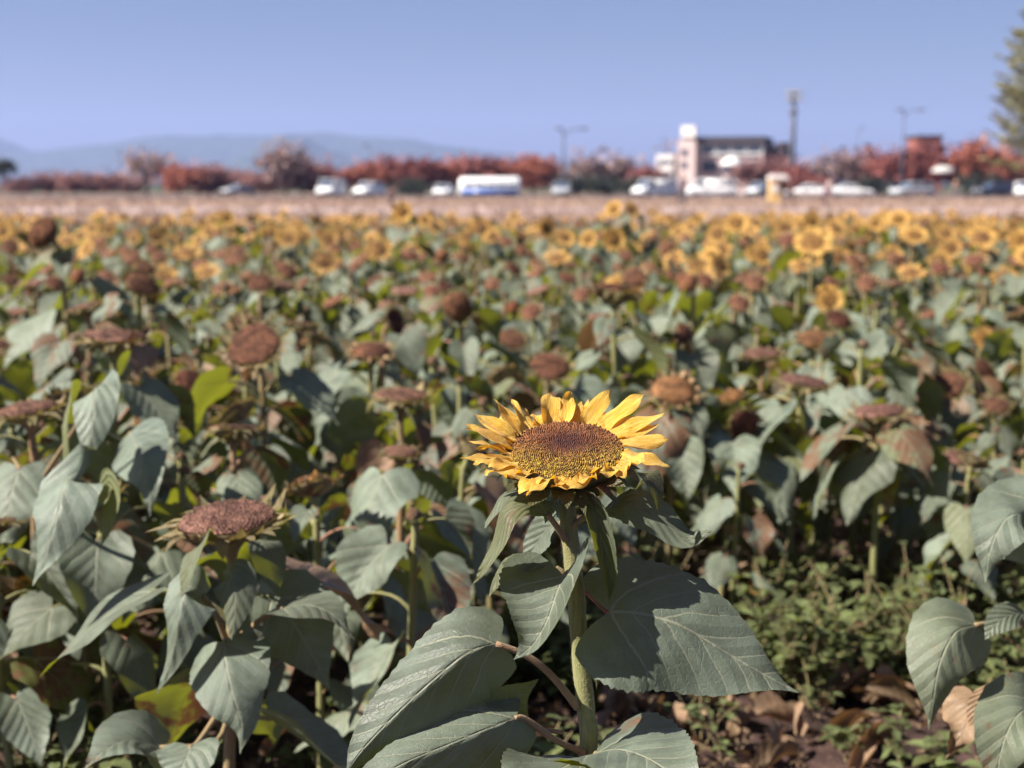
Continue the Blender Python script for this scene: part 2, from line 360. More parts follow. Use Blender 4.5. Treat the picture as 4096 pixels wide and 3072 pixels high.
def head_parts(c, nrm, Rr, kind, rng, lod=1):
    """returns dict of MBs: head (receptacle + bracts), disc, petals; centre c, facing nrm"""
    c = Vector(c); q = rotz_to(nrm); q = q @ Matrix.Rotation(rng.random() * 6.28, 3, 'Z')
    T = lambda p: c + q @ Vector(p)
    hd, ds, pt = MB(), MB(), MB()
    dome = {'ball': .75, 'dead': rng.choice((.04, .08, .14, .20)), 'tan': .38, 'flat': .10, 'wither': .25, 'fresh': .12, 'bud': 1.0}[kind]
    ns = 22 if lod == 1 else (12 if lod == 2 else 7)
    Rs_ = [rng.random() * 6]
    def lathe(mb, prof_, ns, colf=None, wob=.04):
        rings = []; a0 = Rs_[0]
        for (r, z) in prof_:
            rings.append([mb.vert(T((r * Rr * (1 + wob * math.sin(2 * PI * k / ns * 3 + a0)) * math.cos(2 * PI * k / ns), r * Rr * (1 + wob * math.cos(2 * PI * k / ns * 2 + a0)) * math.sin(2 * PI * k / ns), z * Rr)), (r, k / ns), colf(r) if colf else (.5, .3, .4)) for k in range(ns)])
        for A, B in zip(rings, rings[1:]):
            for k in range(ns): mb.face((A[k], A[(k + 1) % ns], B[(k + 1) % ns], B[k]))
        mb.face(rings[-1])
    wb_ = .03 if kind in ('fresh', 'bud') else .09; Rs = rng.random() * 50
    lathe(hd, [(1.0, 0), (1.02, -.08), (.9, -.22), (.65, -.36), (.35, -.5), (.2, -.62)], ns, wob=wb_)
    mid = .62 if kind in ('fresh',) else .9
    cf = lambda r: tuple(mid + (1.15 - mid) * min(1, r * 1.1) for _ in range(3))
    if lod == 1: pr = [(1.0, .0), (.96, .5), (.85, .95), (.68, 1.3), (.48, 1.55), (.28, 1.68), (.1, 1.74)]
    elif lod == 2: pr = [(1.0, .0), (.9, .8), (.6, 1.4), (.2, 1.7)]
    else: pr = [(1.0, 0), (.6, 1.2), (.15, 1.6)]
    lathe(ds, [(r * .97, z * dome * .6 + (0.02 if kind != 'ball' else 0)) for r, z in pr], ns, cf, wb_ * .9)
    if lod == 1 and kind not in ('bud',) and Rr > .03:
        nf = 420
        for k in range(nf):
            r = math.sqrt((k + .5) / nf) * .95; a = k * 2.399963; zz = 0
            for (r0, z0), (r1, z1) in zip(pr, pr[1:]):
                if r <= r0 * .97 and r >= r1 * .97: zz = z1 + (z0 - z1) * (r - r1 * .97) / max(1e-6, (r0 - r1) * .97)
            if r < pr[-1][0]: zz = pr[-1][1]
            s_ = Rr * .034 * rng.uniform(.7, 1.2); cc = rng.uniform(.55, 1.25); base_ = T((r * Rr * math.cos(a), r * Rr * math.sin(a), (zz * dome * .6 + .015) * Rr)); up_ = q @ Vector((rng.uniform(-.5, .5) + r * math.cos(a) * .8, rng.uniform(-.5, .5) + r * math.sin(a) * .8, 1))
            i0 = len(ds.v)
            for kk in range(4): ds.vert(base_ + q @ Vector((math.cos(a + kk * PI / 2) * s_, math.sin(a + kk * PI / 2) * s_, 0)), (0, 0), (cc * .5,) * 3)
            ap = ds.vert(base_ + up_ * s_ * rng.uniform(.9, 2.2), (0, 0), (cc * 1.2,) * 3)
            for kk in range(4): ds.face((i0 + kk, i0 + (kk + 1) % 4, ap))
    nb = {1: 38, 2: 18, 3: 8}[lod]
    for k in range(nb):
        a = 2 * PI * (k + rng.random() * .5) / nb; d = Vector((math.cos(a), math.sin(a), 0))
        e = rng.uniform(-.9, 1.2) if kind in ('dead', 'flat', 'tan', 'wither') else rng.uniform(-.7, .3)
        if kind in ('dead', 'tan'): e = rng.uniform(-.1, 1.5)
        if kind == 'ball': e = rng.uniform(-.9, -.2)
        l = Rr * (rng.uniform(.25, .55) if kind in ('fresh', 'ball', 'bud') else rng.uniform(.3, .8)); b0 = d * Rr * .93 + Vector((0, 0, -.1 * Rr))
        p1 = b0 + (d * math.cos(e * .4) + Vector((0, 0, math.sin(e * .4)))) * l * .5
        p2 = p1 + (d * math.cos(e * 1.4) + Vector((0, 0, math.sin(e * 1.4)))) * l * .6
        blade(hd, [T(b0), T(p1), T(p2)], q @ Vector((0, 0, 1)), Rr * rng.uniform(.09, .16), nu=4 if lod == 1 else 2, nv=1, tab=LONG_W, lobe=0, foldL=.3, foldR=.3, rng=rng, col=(rng.random(), rng.random(), .3))
    npet = {'fresh': 26, 'wither': 13, 'dead': 0, 'flat': 0, 'tan': 12, 'ball': 0, 'bud': 0}[kind]
    if lod == 3: npet = int(npet * .55)
    for k in range(npet):
        a = 2 * PI * (k + rng.random() * .6) / npet; d = Vector((math.cos(a), math.sin(a), 0)); z = Vector((0, 0, 1))
        l = Rr * rng.uniform(.7, .95) if kind == 'fresh' else Rr * rng.uniform(.35, .65)
        e = rng.uniform(0, .5) if kind == 'fresh' else rng.uniform(-.3, 1.1)
        b0 = d * Rr * .93
        p1 = b0 + (d * math.cos(e) + z * math.sin(e)) * l * .5
        e2 = e + rng.uniform(-.5, .3) if kind == 'fresh' else e + rng.uniform(-1.2, 1.2)
        p2 = p1 + (d * math.cos(e2) + z * math.sin(e2)) * l * .5
        blade(pt, [T(b0), T(p1), T(p2)], q @ z, Rr * (rng.uniform(.15, .21) if kind == 'fresh' else rng.uniform(.08, .14)) * (1.5 if lod == 3 else 1), nu={1: 6, 2: 4, 3: 2}[lod], nv=1, tab=PETAL_W, lobe=0, foldL=.2, foldR=.2, twist=rng.uniform(-.4, .4) * (1 if kind == 'fresh' else 3), rng=rng, col=(rng.random(), .5, .5))
    return {'head': hd, 'disc': ds, 'petals': pt}

DISCM = {'ball': DISC_TAN, 'dead': DISC, 'tan': DISC_TAN, 'flat': DISC_PINK, 'wither': DISC, 'fresh': DISC_Y}
DISCM['bud'] = BRACT
BALLM = disc_material("ball_disc", (.15, .05, .022), (.24, .09, .035), 260)
DISCM['ball'] = BALLM
PETM = {'fresh': PETAL_F}

def rand_leaf(mb_leaf, mb_stem, node, az, size, rng, lod=1, droop=None, m=(0, 0)):
    d = Vector((math.cos(az), math.sin(az), 0)); z = Vector((0, 0, 1))
    lp = size * rng.uniform(.35, .75); pit = rng.uniform(.5, 1.0); p = Vector(node); pts = [p.copy()]
    for k in range(4):
        p = p + (d * math.cos(pit) + z * math.sin(pit)) * lp / 4; pts.append(p.copy()); pit -= rng.uniform(.15, .38)
    red = rng.random() ** 1.5 * .9
    tube(mb_stem, catmull(pts, 6 if lod == 1 else 3), lambda u: size * (.026 - .010 * u), 6 if lod == 1 else 3, (red, .5, .5), m[1], cap=False)
    end = rng.uniform(-1.45, -.75) if droop is None else droop
    bp = [p.copy()]; n0 = (z * math.cos(pit) - d * math.sin(pit))
    for k in range(3):
        pit += (end - pit) * .5
        p = p + (d * math.cos(pit) + z * math.sin(pit)) * size / 3; bp.append(p.copy())
    n1 = (z * math.cos(pit) - d * math.sin(pit))
    ro = rng.uniform(-.5, .5)
    rot = Matrix.Rotation(ro, 3, d)
    f = rng.uniform(-.15, .7)
    r = rng.random()
    col = (max(0, min(1, rng.gauss(.6, .24))), .1 + (.9 * rng.random() if r < .16 else .15 * rng.random()), rng.random() ** 2 * .55)
    blade(mb_leaf, bp, (rot @ n0, rot @ n1), size * rng.uniform(.30, .44), nu={1: 14, 2: 7, 3: 4}[lod], nv={1: 4, 2: 2, 3: 1}[lod],
          lobe=.17, foldL=f + rng.uniform(-.2, .2), foldR=f + rng.uniform(-.2, .2), cup=rng.uniform(-.9, .5), ruffle=rng.uniform(.05, .2), rk=rng.uniform(6, 13),
          teeth=1 if lod == 1 else 0, tooth=.05, twist=rng.uniform(-.7, .7), col=col, m=m[0], rng=rng)

def stem_path(head_c, nrm, base, Rr):
    h = Vector(head_c); n = Vector(nrm).normalized(); b = Vector(base)
    back = h - n * Rr * .55
    neck = back - n * Rr * .5 + Vector((0, 0, -.4 * Rr))
    low = neck.lerp(b, .12); low.z = neck.z - .04
    mid = b.lerp(neck, .5) + Vector((rnd.uniform(-.012, .012), rnd.uniform(-.012, .012), 0))
    return catmull([b, b.lerp(mid, .5) + Vector((rnd.uniform(-.006, .006), 0, 0)), mid, low, neck, back], 26)

def plant(root_loc, hc, nrm, Rr, kind, rng, nleaf=11, lod=1, leafsize=.15, zmin=.10, custom=None, split_leaves=True, name="sunflower", r_stem=.0095, skip=None):
    """a sunflower with parts; root_loc world base; hc head centre relative to the base"""
    root = empty(name, root_loc)
    hc = Vector(hc); sp_ = stem_path(hc, nrm, (0, 0, -.06), Rr)
    st = MB(); tube(st, sp_, lambda u: r_stem * (1.15 - .35 * u) + (.35 * Rr * max(0, u - .94) / .06 * .5), 10 if lod == 1 else 5, (rng.random() ** 2 * .6, .5, .5))
    lf_all = MB()
    az = rng.random() * 6.28
    zs = [p.z for p in sp_]; ztop = hc.z - Rr * 1.0
    for k in range(nleaf):
        az += 2.4; u = (k + .5) / nleaf; zt = zmin + (ztop - zmin) * u
        i = min(range(len(sp_)), key=lambda q: abs(zs[q] - zt))
        size = leafsize * (.55 + .65 * math.sin(PI * min(1, (.22 + .72 * (1 - u))))) * rng.uniform(.85, 1.15)
        if u > .9: size *= .65
        if skip and skip(az % 6.283, sp_[i].z): continue
        if split_leaves:
            l = MB(); s = MB()
            rand_leaf(l, s, sp_[i], az, size, rng, lod)
            lo = l.build("leaf", LEAF if rng.random() > .03 else LEAF_DRY, root)
            s.build("petiole", STEM, lo)
        else: rand_leaf(lf_all, st, sp_[i], az, size, rng, lod)
    if custom: custom(root, sp_)
    st.build("stem", STEM, root)
    if not split_leaves: lf_all.build("foliage", LEAF, root)
    h = head_parts(hc, nrm, Rr, kind, rng, lod)
    ho = h['head'].build("flower_head", BRACT if kind in ('fresh', 'ball', 'bud') else BRACT_DRY, root)
    h['disc'].build("seed_disc", DISCM[kind], ho)
    if h['petals'].v: h['petals'].build("petals", PETM.get(kind, PETAL_W_), ho)
    return root

# ------------------------------------------------------------------ the hero sunflower
HD = 1.45
def hero():
    rng = random.Random(11)
    hcW = P(2268, 1800, HD); base = P(2350, 3000, 1.43); base = Vector((base.x + .012, base.y, 0))
    root = empty("sunflower", base)
    tag(root, "large sharp yellow sunflower with fresh petals and maroon disc, nearest to the viewer", "sunflower")
    O = lambda p: Vector(p) - base
    Q = lambda px, py, d=HD: P(px, py, d) - base
    c = O(hcW)
    Rr = 460 / F * HD / 2
    vdir = (hcW - Vector((0, 0, H))).normalized()
    nrm = Vector((-.02, -math.cos(R_(70.5)), math.sin(R_(70.5)))).normalized()
    X = Vector((1, 0, 0)); X = (X - nrm * X.dot(nrm)).normalized(); Y = nrm.cross(X)
    T = lambda x, y, z: c + X * x + Y * y + nrm * z
    # receptacle
    hd = MB(); rings = []; ns = 40
    for r, z in [(1.0, 0.0), (1.03, -.10), (.98, -.2), (.86, -.34), (.66, -.47), (.42, -.56), (.24, -.66), (.2, -.75)]:
        rings.append([hd.vert(T(r * Rr * math.cos(2 * PI * k / ns), r * Rr * math.sin(2 * PI * k / ns), z * Rr), (r, k / ns), (.3, .2, .1)) for k in range(ns)])
    for A, B in zip(rings, rings[1:]):
        for k in range(ns): hd.face((A[k], A[(k + 1) % ns], B[(k + 1) % ns], B[k]))
    ho = hd.build("flower_head", BRACT, root)
    # disc bed and florets
    ds = MB(); rings = []
    zf = lambda r: .11 * Rr * (1 - r * r) - .05 * Rr * math.exp(-(r / .25) ** 2)
    for i in range(12):
        r = 1 - i / 11 * .98
        rings.append([ds.vert(T(r * Rr * math.cos(2 * PI * k / ns), r * Rr * math.sin(2 * PI * k / ns), zf(r)), (r, k / ns), (.035, .012, .010)) for k in range(ns)])
    for A, B in zip(rings, rings[1:]):
        for k in range(ns): ds.face((A[k], A[(k + 1) % ns], B[(k + 1) % ns], B[k]))
    nfl = 2100
    for k in range(nfl):
        r = math.sqrt((k + .5) / nfl) * .985; a = k * 2.399963 
        x, y = r * math.cos(a), r * math.sin(a)
        yy = -y - .45 * (1 - abs(x)) + .12 * noise.noise(Vector((x * 3, y * 3, 0)))
        f = max(0, min(1, .5 + yy * .95)); f = f * f * (3 - 2 * f)
        cen = max(0, 1 - math.hypot(x * .8, y - .18) * 1.9)
        brown = Vector((.17, .060, .018)); oliv = Vector((.30, .20, .022)); mar = Vector((.070, .016, .010))
        if rng.random() < .42: f *= .35
        col = brown.lerp(oliv, f).lerp(mar, min(1, cen * 1.3)) * rng.uniform(.4, 1.35)
        s = Rr * .0185 * (1 + .35 * r) * rng.uniform(.8, 1.15); hgt = s * (1.7 if r > .35 else 1.2) * rng.uniform(.6, 1.5)
        z0 = zf(r) - s * .5; d = Vector((x, y, 0)) * .25
        lean = X * (d.x + rng.uniform(-.15, .15)) + Y * (d.y + rng.uniform(-.15, .15)) + nrm
        b0 = T(x * Rr, y * Rr, z0); i0 = len(ds.v)
        for kk in range(5):
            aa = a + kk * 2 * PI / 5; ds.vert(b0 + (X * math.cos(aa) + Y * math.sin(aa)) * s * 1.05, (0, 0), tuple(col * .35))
        for kk in range(5):
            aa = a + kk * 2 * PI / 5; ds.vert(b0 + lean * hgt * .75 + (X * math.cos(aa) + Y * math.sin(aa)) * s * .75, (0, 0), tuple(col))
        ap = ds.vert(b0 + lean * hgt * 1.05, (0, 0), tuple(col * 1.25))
        for kk in range(5):
            k2 = (kk + 1) % 5
            ds.face((i0 + kk, i0 + k2, i0 + 5 + k2, i0 + 5 + kk)); ds.face((i0 + 5 + kk, i0 + 5 + k2, ap))
    ds.build("seed_disc", FLORET, ho)
    # petals: (azimuth deg, tip px, tip py, length cm, width cm, bulge, twist, back(+1)/front(-1))
    s = 1100 / 2212
    L = [(196, 275, 772, 5.2, .52, .2, .3, -1), (205, 385, 820, 4.6, .55, .2, -.3, -1), (187, 345, 632, 4.9, .75, .3, .5, 1), (200, 380, 790, 4.8, .6, .1, .5, 1), (178, 322, 530, 5.3, .78, .3, .3, 1),
         (170, 326, 492, 5.1, .55, .25, -.3, 1), (162, 378, 402, 5.0, .95, .3, .2, 1), (168, 430, 560, 4.6, .9, .3, .2, 1), (184, 400, 700, 4.7, .8, .2, .2, 1), (146, 545, 288, 5.2, .75, .2, .3, 1), (150, 600, 420, 4.2, .8, .2, .2, 1), (137, 690, 288, 4.7, .6, .2, -.2, 1),
         (126, 800, 360, 3.8, .6, .1, .5, 1), (120, 872, 412, 3.4, .8, .1, .3, 1), (109, 1003, 238, 4.9, 1.15, .25, .2, 1), (99, 1075, 270, 4.4, .8, .2, -.4, 1), (91, 1172, 222, 4.9, .98, .25, .1, 1),
         (80, 1320, 283, 4.3, .62, .1, -.6, 1), (83, 1262, 305, 4.1, .6, .2, .2, 1), (68, 1492, 215, 5.1, 1.1, .25, .1, 1), (60, 1500, 420, 3.4, .7, .1, .2, 1), (50, 1762, 258, 5.4, .95, .2, -.2, 1), (44, 1700, 430, 4.2, .8, .15, .2, 1),
         (36, 1930, 405, 5.0, 1.15, .25, -.3, 1), (28, 1880, 500, 4.6, .75, .2, .2, 1), (24, 1790, 560, 4.1, .8, .1, .2, 1), (13, 1952, 622, 5.0, 1.05, .25, .2, 1), (6, 1880, 690, 4.2, .7, .1, .2, 1), (-7, 1962, 838, 5.3, .7, .15, .9, -1), (-16, 1760, 800, 3.8, .8, .1, .9, -1),
         (-33, 1535, 922, 3.6, .85, .5, 1.2, -1), (-42, 1400, 880, 3.2, .8, .5, -.8, -1), (-24, 1600, 870, 3.0, .8, .4, .6, -1), (-60, 1300, 835, 3.2, .85, .9, 1.0, 1), (-72, 1140, 1005, 2.9, .8, .5, -.6, -1), (-84, 1010, 1000, 3.0, .75, .4, .8, -1), (-66, 1215, 960, 2.8, .8, .5, .8, -1), (-93, 1050, 985, 2.6, .7, .4, -.7, -1),
         (-108, 822, 1070, 4.3, 1.0, .5, .5, -1), (-118, 762, 1050, 4.4, .95, .5, -.4, -1), (-130, 642, 915, 3.9, .85, .4, .7, -1), (-143, 485, 903, 4.3, .75, .4, .5, -1), (-150, 520, 840, 4.0, .7, .4, -.5, -1), (-136, 700, 930, 3.5, .8, .4, .4, -1)]
    right = Vector((1, 0, 0)); up = right.cross(vdir).normalized()
    for (az, tx, ty, ln, wd, bul, tw, sg) in L:
        a = R_(az); b = T(Rr * .965 * math.cos(a), Rr * .965 * math.sin(a), -.01 * Rr)
        tip0 = Q(1700 + tx * s, 1450 + ty * s, (b + base).y)
        v = tip0 - b; dx, dy = v.dot(right), v.dot(up); ln *= .01 * .97
        dd = math.sqrt(max(0, ln * ln - dx * dx - dy * dy)); dd = min(dd, ln * .6)
        tip = b + right * dx + up * dy + vdir * dd * sg
        rad = (X * math.cos(a) + Y * math.sin(a)); chord = (tip - b)
        bulge = (nrm * .6 + rad * (.25 if sg > 0 else .9)) * (ln * .22 * bul)
        if sg < 0: bulge = (nrm * .45 + rad * .7) * (ln * .5 * bul)
        p1 = b + chord * .33 + bulge; p2 = b + chord * .7 + bulge * .8 + nrm * rng.uniform(-.002, .003)
        pb = MB()
        nh = nrm * .75 - rad * (.9 if sg > 0 else -.2)
        blade(pb, [b - rad * .003, b + chord * .08, p1, p2, tip], nh, wd * .0100 * (1.02 if sg > 0 else .95), nu=16, nv=4, tab=PETAL_W, lobe=0, foldL=rng.uniform(.1, .5), foldR=rng.uniform(.1, .5),
              cup=rng.uniform(-.9, .2), ruffle=.38 if sg > 0 else .5, rk=rng.uniform(6, 11) * (1 if sg > 0 else 1.5), twist=tw * .7, col=(rng.random() * .8 + .1, .5, .5), rng=rng)
        pb.build("petal", PETAL, ho)
    # bracts under the rim
    for k in range(30):
        a = 2 * PI * (k + rng.random() * .6) / 30; d = X * math.cos(a) + Y * math.sin(a)
        b0 = c + d * Rr * .8 - nrm * Rr * .3
        l = rng.uniform(.022, .04); e = rng.uniform(-.2, .6)
        p1 = b0 + (d * math.cos(e) + nrm * math.sin(e)) * l * .5; e -= rng.uniform(-.4, 1.6)
        p2 = p1 + (d * math.cos(e) + nrm * math.sin(e)) * l * .6
        bb = MB(); blade(bb, [b0, p1, p2], nrm, rng.uniform(.006, .011), nu=8, nv=2, tab=LONG_W, lobe=0, foldL=.2, foldR=.2, twist=rng.uniform(-.5, .5), rng=rng, col=(.35, .3, .2))
        bb.build("bract", BRACT, ho)
    for pts, wd, nh in ([[Q(2540, 1960, 1.40), Q(2580, 1900, 1.39), Q(2620, 1960, 1.385), Q(2632, 2050, 1.38)], .016, (.8, -.6, .3)],
                        [[Q(2130, 1930, 1.42), Q(2080, 1930, 1.40), Q(2040, 1960, 1.39), Q(2025, 1975, 1.39)], .006, (0, -.4, 1)],
                        [[Q(2080, 1900, 1.44), Q(1990, 1870, 1.42), Q(1915, 1890, 1.41)], .006, (0, -.4, 1)]):
        bb = MB(); blade(bb, pts, nh, wd, nu=12, nv=3, tab=LONG_W, lobe=0, foldL=.3, foldR=.2, rng=rng, col=(.3, .25, .2)); bb.build("bract", BRACT, ho)
    # stem
    sp_ = catmull([Vector((0, 0, -.06)), Vector((0, 0, .2)), Q(2358, 3072, 1.43), Q(2345, 2850, 1.435), Q(2320, 2600, 1.44), Q(2302, 2350, 1.445), Q(2280, 2150, 1.45), Q(2268, 2020, HD), c - nrm * Rr * .55], 60)
    st = MB(); tube(st, sp_, lambda u: .0100 - .0012 * u + .003 * max(0, (u - .95) / .05), 20, (.02, .5, .5), jitter=.04)
    for k in range(5200):
        i = rng.randrange(18, len(sp_) - 1); p = sp_[i].lerp(sp_[i + 1], rng.random()); a = rng.random() * 6.28
        d = Vector((math.cos(a), math.sin(a), rng.uniform(-.3, .3))).normalized(); b = p + d * .0094
        w_ = d.cross(Vector((0, 0, 1))).normalized() * .00011; tip = b + (d + Vector((rng.uniform(-.4, .4), rng.uniform(-.4, .4), rng.uniform(-.5, .3)))) * rng.uniform(.0008, .0024)
        a_, b_, c_ = st.vert(b - w_), st.vert(b + w_), st.vert(tip); st.face((a_, b_, c_), 1)
    st.build("stem", [STEM, HAIR], root)
    def lf(pet, mid, nh, W, red=.3, rp=.0030, mt=LEAF, col=(.5, .08, .02), **k):
        k.setdefault('nu', 44); k.setdefault('nv', 8); k.setdefault('teeth', 1); k.setdefault('tooth', .038); k.setdefault('ruffle', .09); k.setdefault('quilt', .030)
        b = MB(); blade(b, [Q(*p) for p in mid], nh, W, col=col, rng=rng, **k)
        o = b.build("leaf", mt, root)
        if pet:
            p = MB(); tube(p, catmull([Q(*q_) for q_ in pet] + [Q(*mid[0])], 18), lambda u: rp * (1.25 - .4 * u), 10, (red, .5, .5)); p.build("petiole", STEM, o)
        return o
    # right large leaf
    lf([(2345, 2650, 1.43), (2385, 2560, 1.415), (2425, 2480, 1.40)], [(2440, 2448, 1.39), (2560, 2455, 1.385), (2720, 2500, 1.38), (2920, 2620, 1.375), (3060, 2700, 1.37), (3192, 2770, 1.365)], (-.10, -.62, .78), .080, foldL=.0, foldR=-.10, lobe=.19, cup=-.3, red=.5, ruffle=.05, rk=8)
    # centre leaf
    lf([(2300, 2300, 1.43), (2275, 2290, 1.42)], [(2255, 2305, 1.41), (2225, 2380, 1.385), (2190, 2480, 1.37), (2130, 2580, 1.36), (2055, 2640, 1.355)], (-.25, -.85, .4), .062, foldL=.8, foldR=-.02, lobe=.24, cup=.5, col=(.42, .1, 0))
    # left big leaf
    lf([(2308, 2830, 1.43), (2240, 2740, 1.41), (2160, 2660, 1.40), (2080, 2610, 1.395)], [(1985, 2575, 1.39), (1870, 2610, 1.375), (1720, 2730, 1.36), (1560, 2880, 1.345), (1440, 3010, 1.34), (1375, 3110, 1.335)], (-.30, -.60, .72), .057, foldL=-1.1, foldR=.10, lobe=.13, cup=-.2, red=.55, rp=.0034)
    # lower left pale leaf
    lf([(2335, 3010, 1.42), (2230, 2965, 1.40), (2140, 2900, 1.39), (2090, 2870, 1.385)], [(2060, 2872, 1.38), (1960, 2910, 1.36), (1800, 2975, 1.34), (1600, 3060, 1.32), (1430, 3170, 1.31), (1330, 3270, 1.30)], (-.2, -.45, .85), .048, foldL=-1.1, foldR=.2, lobe=.14, cup=-.2, red=.6, col=(.62, .12, .1))
    # small translucent leaf
    lf([(2250, 2930, 1.41)], [(2010, 2895, 1.40), (2030, 2830, 1.405), (2080, 2770, 1.41), (2155, 2715, 1.415)], (.55, -.80, .2), .030, foldL=.1, foldR=.1, lobe=.05, red=.6, col=(.6, 1, 0), rp=.002)
    # bottom leaves
    lf([(2352, 3095, 1.42), (2348, 3060, 1.40)], [(2335, 3040, 1.385), (2270, 3060, 1.33), (2170, 3130, 1.28), (2060, 3250, 1.25), (1990, 3370, 1.23)], (-.25, -.35, .9), .062, foldL=.05, foldR=.15, lobe=.20, col=(.4, .15, 0), red=.4)
    lf([(2355, 3060, 1.42)], [(2385, 3012, 1.40), (2480, 3000, 1.36), (2600, 3040, 1.31), (2720, 3130, 1.27), (2830, 3250, 1.25)], (.05, -.35, .93), .066, foldL=.25, foldR=.1, lobe=.16, col=(.62, .1, .1), red=.3)
    # upper small leaves
    lf([(2285, 2110, 1.445), (2340, 2070, 1.44)], [(2400, 2052, 1.44), (2500, 2015, 1.42), (2620, 2060, 1.41), (2740, 2150, 1.40), (2852, 2120, 1.385)], (.05, -.6, .8), .021, foldL=.1, foldR=-.5, tab=LONG_W, lobe=0, col=(.3, .2, 0), nv=6)
    lf(None, [(2300, 2020, 1.43), (2345, 2015, 1.405), (2385, 2080, 1.395), (2420, 2220, 1.39), (2437, 2330, 1.39), (2436, 2408, 1.39)], (.05, -.9, .4), .0205, foldL=.55, foldR=.45, tab=LONG_W, lobe=0, cup=1.0, col=(.15, .3, 0), nv=6)
    lf([(2262, 2160, 1.44), (2215, 2090, 1.43)], [(2190, 2055, 1.425), (2110, 2020, 1.41), (2035, 2060, 1.40), (1990, 2180, 1.395), (1940, 2270, 1.39), (1890, 2340, 1.39)], (-.45, -.8, .3), .017, foldL=.5, foldR=-.5, tab=LONG_W, lobe=0, ruffle=.2, col=(.25, .7, 0), nv=6, red=.5)
    lf(None, [(2170, 1940, 1.47), (2090, 1950, 1.46), (2010, 1990, 1.45), (1965, 2060, 1.445), (1938, 2115, 1.44)], (-.4, -.4, .8), .020, foldL=.2, foldR=-.5, tab=LONG_W, lobe=0, col=(.55, .4, 0), nv=6)
    lf([(2285, 2330, 1.45), (2250, 2290, 1.45)], [(2225, 2270, 1.45), (2140, 2235, 1.44), (2050, 2260, 1.43), (1990, 2320, 1.425), (1955, 2390, 1.42)], (-.3, -.5, .8), .024, foldL=.2, foldR=-.4, tab=LONG_W, lobe=0, col=(.25, .6, 0), nv=6)
    lf(None, [(2240, 2000, 1.455), (2215, 2010, 1.44), (2200, 2050, 1.435), (2180, 2095, 1.43)], (-.5, -.8, .3), .013, foldL=.2, foldR=.3, tab=LONG_W, lobe=0, col=(.9, .1, 0), nv=5)
    lf([(2300, 2200, 1.47), (2270, 2110, 1.49)], [(2240, 2090, 1.50), (2190, 2110, 1.51), (2140, 2180, 1.52), (2105, 2260, 1.52)], (-.3, -.7, .6), .022, foldL=.2, foldR=.1, tab=LONG_W, lobe=0, col=(.6, .1, 0), nv=5)
    lf([(2330, 2480, 1.46), (2290, 2330, 1.48), (2340, 2360, 1.50), (2420, 2440, 1.49)], [(2450, 2470, 1.49), (2410, 2540, 1.50), (2390, 2650, 1.505), (2385, 2760, 1.51)], (.3, .2, .9), .014, foldL=.9, foldR=.9, tab=LONG_W, lobe=0, col=(.5, .3, .5), nv=4, red=1)
    return root
hero()

